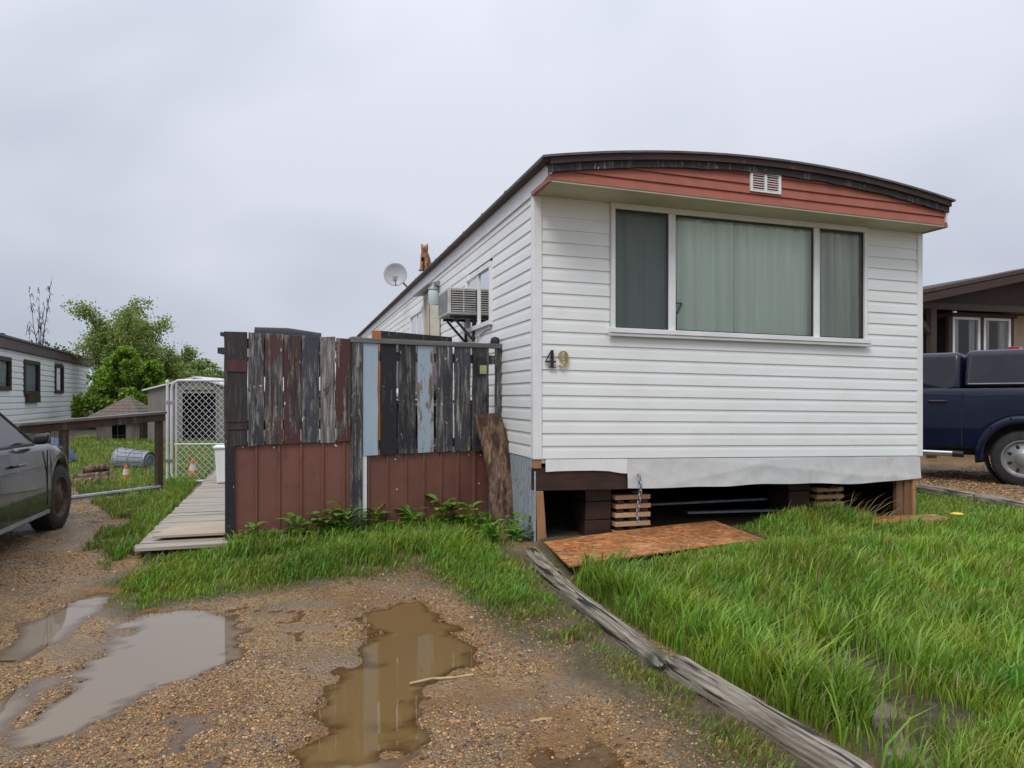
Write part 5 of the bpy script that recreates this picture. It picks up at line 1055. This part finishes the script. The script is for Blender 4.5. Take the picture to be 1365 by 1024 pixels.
def tree(loc, label, h, spread, seed, n_limb, twigs, per, leafsize, base, cat='tree', name='tree', group=None, bare=False, fork=.25, lean=0, clump=.25, up=.8):
    root = thing(name, label, cat, loc, 0, group); r_ = random.Random(seed); g = np.random.default_rng(seed); mb_ = MB(); pts = []
    for k in range(n_limb):
        a = 2 * math.pi * (k + r_.random()) / n_limb; ln = h * r_.uniform(.6, 1.0); sp = spread * r_.uniform(.35, 1.0); z0 = h * fork * r_.uniform(.1, 1)
        path = []
        for i in range(8):
            t = i / 7; path.append(Vector((sp * math.cos(a) * t ** 1.25 + lean * t + r_.uniform(-.06, .06) * h * .1, sp * math.sin(a) * t ** 1.25, z0 + (ln - z0) * (t ** up) + r_.uniform(-.02, .02) * h)))
        path[0] = Vector((0, 0, z0)); mb_.tube(path, [h * (.0042 if bare else .018) * (1 - .9 * i / 7) for i in range(8)], 6)
        for w in range(twigs):
            t = r_.uniform(.25, 1); i = min(6, int(t * 7)); p = path[i].lerp(path[i + 1], t * 7 - i); q = p + Vector((r_.gauss(0, 1), r_.gauss(0, 1), r_.gauss(.35, .7))).normalized() * spread * r_.uniform(.15, .42)
            m_ = p.lerp(q, .5) + Vector((0, 0, .03 * h)); mb_.tube([p, m_, q], [h * .004 * (.6 if bare else 1), h * .003 * (.6 if bare else 1), h * .0012], 4)
            if not bare:
                c = g.random((per, 1)) ** .7; pts.append(np.array(p)[None] * (1 - c) + np.array(q)[None] * c + g.normal(size=(per, 3)) * spread * clump * .3)
    mb_.tube([(0, 0, -.1), (.02, 0, h * fork * .5), (0, 0, h * fork)], [h * .03, h * .024, h * .018], 8)
    mb_.build('trunk', M['twig'], root, smooth=True, normals=False)
    if not bare: leaves(root, 'crown', np.concatenate(pts), leafsize, base, .45, seed)
    return root
tree((XA(162, 34), 34, 0), 'airy pale green tree rising above the dense shrub behind the board shed', 5.5, 2.0, 11, 16, 19, 130, .10, (.21, .29, .085), fork=.2, clump=.28)
tree((XA(215, 35), 35, 0), 'thin drooping green tree right of the airy tallest one', 3.7, 1.4, 17, 11, 15, 110, .095, (.20, .28, .085), fork=.2, clump=.28)
def shrub(loc, label, blobs, n, size, base, seed, group=None, cat='shrub'):
    root = thing('shrub', label, cat, loc, 0, group); g = np.random.default_rng(seed); P = []
    mb_ = MB()
    for (cx, cy, cz, rx, ry, rz_, w) in blobs:
        m = int(n * w); d = g.normal(size=(m, 3)); d /= np.linalg.norm(d, axis=1)[:, None]; r_ = (g.random(m) ** .33)[:, None]; q = d * r_ * np.array([[rx, ry, rz_]]) + np.array([[cx, cy, cz]]); k = vnoise(q[:, 0] * 2.6 + seed, q[:, 2] * 2.6 + q[:, 1]) ; kk = vnoise(q[:, 0] * 1.1 + seed * 3, q[:, 2] * 1.1 + q[:, 1]); q = q[(k > .36) & (kk > .22)]; P.append(q)
        mb_.tube([(0, 0, 0), (cx * .5, cy * .5, cz * .5), (cx, cy, cz)], [.06, .04, .015], 6)
    P = np.concatenate(P); P = P[P[:, 2] > .02]; mb_.build('stems', M['twig'], root, normals=False); leaves(root, 'foliage', P, size, base, .5, seed, .3); return root
shrub((XA(155, 30), 30, 0), 'dense bright green shrub at the corner of the left trailer, behind the board shed', [(.1, 0, 1.2, 1.3, 1.2, 1.2, .18), (-.85, -.1, .95, .75, .9, 1.0, .11), (.8, 0, 1.2, 1.0, 1, 1.1, .14), (.35, 0, 2.2, .85, .9, .8, .12), (-.35, .1, 1.9, .6, .7, .65, .08), (1.15, .1, 1.85, .65, .8, .6, .08), (1.75, 0, .9, .6, .8, .9, .07), (.55, -.3, 2.85, .45, .5, .5, .05), (-.75, 0, 2.1, .4, .5, .45, .04), (1.55, -.2, 2.3, .4, .5, .5, .05), (2.1, 0, 1.5, .45, .6, .55, .05), (.0, -.2, 2.55, .35, .4, .45, .03)], 46000, .12, (.17, .29, .035), 5)
for i, (px, d, s, lb) in enumerate(((222, 38, 1.15, 'soft green bush between the tall tree and the metal shed roof'), (252, 40, 1.25, 'soft green bush standing behind the metal shed roof'), (284, 41, 1.15, 'soft green bush beside the dark fence end, behind the shed'))):
    shrub((XA(px, d), d, 0), lb, [(0, 0, 1.2 * s, 1.7, 1.4, 1.2 * s, .5), (.7, 0, 1.9 * s, 1.0, 1, .8 * s, .25), (-.7, 0, 2.1 * s, .9, 1, .75 * s, .25)], 14000, .15, (.20, .29, .095), 30 + i, 'bushes behind the metal shed')
tree((XA(52, 44), 44, 0), 'bare spindly tree above the roof of the left trailer', 9.0, .8, 23, 6, 16, 0, .1, (0, 0, 0), bare=True, name='bare_tree', fork=.3)
shrub((XA(66, 43), 43, 0), 'small dark bush peeping over the far roof of the left trailer', [(0, 0, 3.4, 1.2, 1, 1.0, .6), (1.1, 0, 3.2, .9, .8, .7, .4)], 1600, .2, (.06, .11, .035), 44)
# tree line that closes the horizon behind everything
P = []; g = np.random.default_rng(77)
for k in range(46):
    a = R(-46 + 92 * k / 45); d = g.uniform(95, 120); cx, cy = d * math.sin(a), d * math.cos(a); hh = g.uniform(1.3, 2.6); m = 900
    q = g.normal(size=(m, 3)); q /= np.linalg.norm(q, axis=1)[:, None]; q *= (g.random(m) ** .4)[:, None] * np.array([[5.5, 2, hh * .6]]); P.append(q + np.array([[cx, cy, hh * .55]]))
P = np.concatenate(P); o = leaves(None, 'far_tree_line', P[P[:, 2] > 0], .7, (.06, .10, .045), .35, 78); tag(o, 'low far line of trees on the horizon', 'trees', kind='stuff')

# ------------------------------------------------------------------ grass
def blades(name, X, Y, hgt, wid, cols, seed, wind=.35, label='grass', z0=None):
    g = np.random.default_rng(seed); n = len(X); Z = zg(X, Y) - .012 if z0 is None else z0
    yaw = g.uniform(0, 6.28, n); lean = g.uniform(.05, .62, n) * hgt; dx = np.cos(yaw) * lean + wind * hgt * g.uniform(.4, 1.2, n); dy = np.sin(yaw) * lean - .05 * hgt
    sx = np.cos(yaw + 1.57 + g.normal(0, .5, n)); sy = np.sin(yaw + 1.57); V = np.zeros((n, 7, 3)); o = np.stack([X, Y, Z], 1)
    for i, (t, w) in enumerate(((0, .8), (.38, 1.0), (.74, .62))):
        p = o + np.stack([dx * t ** 2.2, dy * t ** 2.2, hgt * (t - .22 * t ** 3)], 1); s = np.stack([sx, sy, sx * 0], 1) * (wid * w / 2)[:, None]; V[:, 2 * i] = p - s; V[:, 2 * i + 1] = p + s
    V[:, 6] = o + np.stack([dx, dy, hgt * .80], 1)
    tri = np.array([[0, 1, 3], [0, 3, 2], [2, 3, 5], [2, 5, 4], [4, 5, 6]]); T = (np.arange(n)[:, None, None] * 7 + tri[None]).reshape(-1, 3)
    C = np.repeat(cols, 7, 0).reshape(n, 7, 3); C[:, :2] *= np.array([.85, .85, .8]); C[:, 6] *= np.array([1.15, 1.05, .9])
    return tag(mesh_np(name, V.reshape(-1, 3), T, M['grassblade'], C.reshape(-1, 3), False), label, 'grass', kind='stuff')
def gcol(n, X, Y, g, base, dry=.08, dryc=(.26, .20, .085)):
    m = fbm(X, Y, 1.3, 3); k = fbm(X + 40, Y, 5, 2); c = np.array(base)[None] * (.62 + .75 * g.random(n) ** 1.2)[:, None] * (.65 + .7 * m)[:, None]
    c[:, 0] *= .7 + .75 * k; d = g.random(n) < dry; c[d] = np.array(dryc) * g.uniform(.6, 1.2, d.sum())[:, None]; return np.clip(c, .004, .6)
def scatter(poly, n, seed, falloff=3.2, ymax=99, ymin=1.6):
    g = np.random.default_rng(seed); P = np.array(poly); lo, hi = P.min(0), P.max(0); X = []; tot = 0
    while tot < n:
        x = g.uniform(lo[0], hi[0], n * 2); y = g.uniform(max(lo[1], ymin), min(hi[1], ymax), n * 2); d = np.hypot(x, y); k = (g.random(n * 2) < np.minimum(1, (falloff / d) ** 1.25)) & (sdf(poly, x, y) < 0) & (np.abs(x) < 1.02 * y + .25); X.append(np.c_[x[k], y[k]]); tot += k.sum()
    X = np.concatenate(X)[:n]; return X[:, 0], X[:, 1], g
GREEN = (.185, .335, .042)
X, Y, g = scatter(LAWN, 145000, 1)
SPARSE = [(G(px_, py_), r0_) for px_, py_, r0_ in ((1150, 905, .46), (1120, 835, .32), (1240, 970, .42), (1040, 872, .2), (1300, 860, .36), (1000, 800, .22), (1180, 1010, .3))]
PATCH = gpoly([(1140, 699), (1270, 695), (1290, 709), (1150, 715)]); sp = fbm(X, Y, 2.8, 3); pud = pud_depth(X, Y)
keep = (sdf(PATCH, X, Y) > -.02 - .2 * g.random(len(X))) & (sdf(OSBP, X, Y) > .03) & (g.random(len(X)) > np.clip(pud * 26, 0, .93)) & (sp + .28 * g.random(len(X)) > .43)
for q, r0_ in SPARSE:
    keep &= g.random(len(X)) > .93 * sstep(r0_, r0_ * .3, np.hypot(X - q[0], (Y - q[1])))
wx, wy = WH(X, Y); keep &= ~((wx > .0) & (wx < WID) & (wy > -.02)); keep &= ~((wx > -.1) & (wx < 2.0) & (wy > -.5 - .25 * (wx < 1.0)) & (sdf(OSBP, X, Y) < .6) & ((X - .42) * -1.01 + (Y - 5.42) * 1.78 > 0))
X, Y = X[keep], Y[keep]; n = len(X); d = np.hypot(X, Y); hg = fbm(X, Y, 1.9, 3)
hgt = (.055 + .19 * hg) * g.uniform(.55, 1.35, n); hgt *= np.where(sdf(OSBP, X, Y) < .45, .25 + 1.4 * np.clip(sdf(OSBP, X, Y), 0, 1), 1.0) * np.where((Y > 7.2) & (X > 3.6), .5, 1.0)
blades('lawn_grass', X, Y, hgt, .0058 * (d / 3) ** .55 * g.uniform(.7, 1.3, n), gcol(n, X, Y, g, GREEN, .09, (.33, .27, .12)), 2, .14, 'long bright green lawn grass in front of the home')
# coarse tufts near the timber
tx_, ty_ = [], []
for k in range(120):
    t = g.random(); a, b = G(722, 742), G(1170, 1024); q = g.uniform(.0, .34) ** 1.2; x0 = a[0] + (b[0] - a[0]) * t + q; y0 = a[1] + (b[1] - a[1]) * t + q * .3; m = g.integers(14, 40); tx_.append(x0 + g.normal(0, .022, m)); ty_.append(y0 + g.normal(0, .022, m))
for k in range(150):
    px, py = g.uniform(830, 1400), g.uniform(760, 1040); x0, y0 = G(px, py); m = g.integers(14, 34); tx_.append(x0 + g.normal(0, .03, m)); ty_.append(y0 + g.normal(0, .03, m))
X, Y = np.concatenate(tx_), np.concatenate(ty_); k = (sdf(LAWN, X, Y) < .02) & (sdf(OSBP, X, Y) > .1)
for q_, r0_ in SPARSE: k &= np.hypot(X - q_[0], Y - q_[1]) > r0_ * .8 * g.uniform(.3, 1.1, len(X))
X, Y = X[k], Y[k]; n = len(X); d = np.hypot(X, Y)
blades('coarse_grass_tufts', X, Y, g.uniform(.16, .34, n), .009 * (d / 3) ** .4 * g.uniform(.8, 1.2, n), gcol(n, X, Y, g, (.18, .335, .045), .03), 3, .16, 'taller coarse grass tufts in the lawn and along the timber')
X, Y, g = scatter(FRONT, 62000, 5)
n = len(X); a, b, c, dd = grassness(X, Y); sx, sy = WH(X, Y); strip = sstep(-1.6, -.2, sx) * sstep(.5, -.4, sy); nearf = sstep(-.55, -.05, -sdf(FRONT, X, Y) * 0 + 0)
edge = sstep(.02, -.35, sdf(FRONT, X, Y)); pk = fbm(X, Y, 3.4, 3)
keep = (g.random(n) < b * (.08 + .85 * edge)) & (pk + .35 * g.random(n) > np.where(sy < -1.4, .66, .54)) & (pud_depth(X, Y) < .012); keep &= ~((sx > -.02) & (sy > -1) & (sx < .1)); keep &= ~((sx < -1.9) & (sx > -3.36) & (sy > .42)) & ~((sx > -.09) & (sx < .09) & (sy < -.25))
X, Y = X[keep], Y[keep]; n = len(X); d = np.hypot(X, Y); sx, sy = WH(X, Y); e = sstep(.0, -.55, sdf(FRONT, X, Y)); dry = np.where(sy < -1.6, .42, .07)
hgt = (.035 + .13 * fbm(X, Y, 2.3, 3)) * g.uniform(.5, 1.35, n) * (.32 + .85 * e) * np.where(sy < -1.6, .75, 1.15)
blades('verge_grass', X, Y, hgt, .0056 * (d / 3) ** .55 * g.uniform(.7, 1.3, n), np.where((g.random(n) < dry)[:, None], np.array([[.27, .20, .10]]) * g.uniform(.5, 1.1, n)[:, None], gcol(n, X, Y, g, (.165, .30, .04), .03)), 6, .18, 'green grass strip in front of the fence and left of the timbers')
X, Y, g = scatter(LEFT, 14000, 8, 9); n = len(X); a, b, c, dd = grassness(X, Y); keep = (g.random(n) < c * .9) & (fbm(X, Y, 2.6, 3) > .46); sx, sy = WH(X, Y); keep &= ~((sx > -3.36) & (sx < -1.9)); X, Y = X[keep], Y[keep]; n = len(X)
blades('thin_grass', X, Y, g.uniform(.03, .13, n), np.full(n, .010), gcol(n, X, Y, g, (.13, .24, .045), .16), 9, .2, 'thin patchy grass between the car and the boardwalk')
EDGE = gpoly([(266, 643), (240, 675), (206, 712), (184, 742), (150, 752), (140, 740), (180, 700), (205, 672), (228, 645)])
X, Y, g = scatter(EDGE, 5200, 12, 9); k = (WH(X, Y)[0] < -3.27) & (fbm(X, Y, 3, 2) + .4 * g.random(len(X)) > .52); X, Y = X[k], Y[k]; n = len(X)
blades('boardwalk_edge_grass', X, Y, g.uniform(.05, .19, n), np.full(n, .010), gcol(n, X, Y, g, (.15, .28, .04), .06), 13, .1, 'green grass along the left edge of the boardwalk')
X, Y, g = scatter(YARD, 34000, 10, 12, 24, 9); n = len(X); sx, sy = WH(X, Y); keep = ~((sx > -3.36) & (sx < -1.9)) & (X < -1.9) & (fbm(X, Y, 1.2, 3) + .3 * g.random(n) > .45); X, Y = X[keep], Y[keep]; n = len(X); d = np.hypot(X, Y)
blades('yard_grass', X, Y, g.uniform(.04, .17, n), .010 * (d / 9) ** .8, gcol(n, X, Y, g, (.15, .26, .045), .13, (.33, .25, .12)), 11, .15, 'short green and straw coloured grass in the yard behind the rail fence')
# tall tufts at the foot of the fence
X, Y = [], []; g = np.random.default_rng(61)
for k in range(230):
    t = g.random(); P_, Q_ = (np.array(FA), np.array(FB)) if t < .42 else (np.array(FB), np.array(FC)); u = g.random(); p = P_ + (Q_ - P_) * u; o = .06 + abs(g.normal(0, .22)); p = p + np.array([.42, -.9]) * o; m = g.integers(10, 30); X.append(p[0] + g.normal(0, .035, m)); Y.append(p[1] + g.normal(0, .03, m))
X, Y = np.concatenate(X), np.concatenate(Y); k = (X > -2.45) & (WH(X, Y)[0] < -.04); X, Y = X[k], Y[k]; n = len(X)
blades('fence_grass_tufts', X, Y, g.uniform(.07, .20, n), .011 * g.uniform(.7, 1.3, n), gcol(n, X, Y, g, (.165, .31, .042), .03), 62, .05, 'tall soft green grass tufts along the foot of the fence')
# broad-leaved weeds at the foot of the fence
def weed(px, py, s, seed, label):
    g = np.random.default_rng(seed); x, y = G(px, py); root = thing('weed', label, 'weed', (x, y, zgp(x, y) - .01), g.uniform(0, 6), 'broad leaved weeds at the foot of the fence'); m_ = MB(); V = []; Fc = []
    for k in range(44):
        a = g.uniform(0, 6.28); l = s * g.uniform(.3, .8); w = l * g.uniform(.16, .27); h0 = g.uniform(.0, 1.0) * s; rise = g.uniform(.25, .9); b0 = len(V); ca, sa = math.cos(a), math.sin(a); st_ = g.uniform(0, .25) * s
        for t, ww in ((0, .12), (.25, .8), (.5, 1), (.8, .6), (1, .03)):
            u = st_ + l * t * .8; z = h0 + l * (rise * t - .75 * t * t * rise); 
            for q in (-1, 0, 1): V.append((ca * u - sa * q * ww * w, sa * u + ca * q * ww * w, max(z + abs(q) * .02 * s * ww, .005)))
        for i in range(4):
            for q in range(2): c0 = b0 + i * 3 + q; Fc.append((c0, c0 + 1, c0 + 4, c0 + 3))
    V = np.array(V); C = np.repeat(np.array([[.145, .29, .04]]) * g.uniform(.6, 1.35, (44, 1)), 15, 0); mesh_np('leaves', V, np.array(Fc), M['grassblade'], C, True, root)
for i, (px, py, s, lb) in enumerate(((338, 732, .17, 'low broad leaved weed right of the dark left fence post'), (395, 729, .22, 'broad leaved weed below the middle of the left maroon sheet'), (436, 722, .26, 'tall broad leaved weed left of the middle fence post'), (462, 722, .30, 'tallest broad leaved weed, against the middle fence post'), (500, 716, .24, 'broad leaved weed just right of the white trim strip'), (548, 714, .22, 'broad leaved weed under the second maroon sheet'), (590, 710, .28, 'bushy broad leaved weed under the gapped fence, left of the bark slab'), (628, 712, .24, 'broad leaved weed at the left foot of the bark slab'), (690, 722, .22, 'broad leaved weed between the bark slab and the corner timber'), (655, 730, .20, 'low broad leaved weed in front of the bark slab'))): weed(px, py, s, 100 + i, lb)
t = thing('dandelion', 'small yellow dandelion flower in the lawn below the right house corner', 'flower', G(1276, 704) + (0,)); m_ = MB(); m_.lathe([(.001, .11), (.045, .125), (.06, .14), (.04, .15), (.001, .152)], 12, cap=False); m_.build('bloom', surf('yellow_petals', (.75, .55, .08), (.6, .42, .05), .6, 20), t); m_ = MB(); m_.tube([(0, 0, 0), (0, 0, .11)], .004, 5); m_.build('stem', M['curtain'], t)
# dead stalks by the crawl space opening
X, Y = [], []; g = np.random.default_rng(91)
for k in range(60): px = g.uniform(1045, 1190); x, y = G(px, g.uniform(699, 707)); X.append(x); Y.append(y)
X, Y = np.array(X), np.array(Y); n = len(X); blades('dry_stalks', X, Y, g.uniform(.14, .36, n), np.full(n, .011), np.array([[.26, .21, .11]]) * g.uniform(.5, 1.2, (n, 1)), 92, .7, 'pale dry grass stalks bending at the crawl space opening')

# ------------------------------------------------------------------ loose gravel stones
PH = (1 + 5 ** .5) / 2; ICO = np.array([(-1, PH, 0), (1, PH, 0), (-1, -PH, 0), (1, -PH, 0), (0, -1, PH), (0, 1, PH), (0, -1, -PH), (0, 1, -PH), (PH, 0, -1), (PH, 0, 1), (-PH, 0, -1), (-PH, 0, 1)]) / math.sqrt(1 + PH * PH)
IT = np.array([(0, 11, 5), (0, 5, 1), (0, 1, 7), (0, 7, 10), (0, 10, 11), (1, 5, 9), (5, 11, 4), (11, 10, 2), (10, 7, 6), (7, 1, 8), (3, 9, 4), (3, 4, 2), (3, 2, 6), (3, 6, 8), (3, 8, 9), (4, 9, 5), (2, 4, 11), (6, 2, 10), (8, 6, 7), (9, 8, 1)])
def stones(name, X, Y, S, seed, label):
    g = np.random.default_rng(seed); n = len(X); sc3 = S[:, None] * np.stack([g.uniform(.8, 1.25, n), g.uniform(.6, 1, n), g.uniform(.35, .65, n)], 1); V = ICO[None] * sc3[:, None] * g.uniform(.82, 1.15, (n, 12, 1)); a = g.uniform(0, 6.28, n); ca, sa = np.cos(a)[:, None], np.sin(a)[:, None]
    x = V[..., 0] * ca - V[..., 1] * sa; y = V[..., 0] * sa + V[..., 1] * ca; z = V[..., 2] + x * g.normal(0, .2, (n, 1)); Z = zg(X, Y) + S * .12
    P = np.stack([x + X[:, None], y + Y[:, None], z + Z[:, None]], -1).reshape(-1, 3); pal = np.array([(.34, .20, .075), (.27, .155, .055), (.36, .24, .105), (.20, .11, .042), (.11, .07, .038), (.20, .15, .10), (.42, .32, .19), (.30, .155, .05), (.06, .04, .028), (.26, .165, .07), (.16, .13, .10)])
    c = pal[g.integers(0, len(pal), n)] * np.array([[1.12, 1.02, .9]]) * g.uniform(.6, 1.25, (n, 1)); T = (np.arange(n)[:, None, None] * 12 + IT[None]).reshape(-1, 3)
    return tag(mesh_np(name, P, T, M['stone'], np.repeat(c, 12, 0), True), label, 'gravel', kind='stuff')
M['stone'] = tinted('wet_stone', .30)
GRAV = [(-1.75, 1.6), (1.5, 1.6), (1.05, 2.4), (.62, 3.6), (.1, 5.4), (-1.4, 6.2), (-3.0, 5.9), (-4.2, 9.5), (-8, 11), (-8, 8), (-4.5, 5)]
X, Y, g = scatter(GRAV, 190000, 21, 3.0); n = len(X); a, b, c, dd = grassness(X, Y); dn = fbm(X, Y, 1.7, 4); pd_ = pud_depth(X, Y)
keep = (pd_ < .009 + .016 * g.random(n) ** 3) & (g.random(n) > b * .7) & (g.random(n) > c * .6) & ((dn - .5) * 1.7 + .5 + .30 * g.random(n) > .50); X, Y = X[keep], Y[keep]; n = len(X)
S = .0026 + .0058 * g.random(n) ** 2.3; S *= 1 + .12 * np.hypot(X, Y) / 3; big = g.random(n) < .012; S[big] *= 2.1
stones('gravel', X, Y, S, 22, 'loose wet orange brown gravel on the drive')
X, Y, g = scatter([(5.3, 11), (5.9, 8.4), (9, 6.5), (13, 9), (9, 14)], 16000, 23, 9); stones('drive_gravel', X, Y, .011 + .014 * g.random(len(X)) ** 2, 24, 'orange brown gravel on the drive beneath the truck')
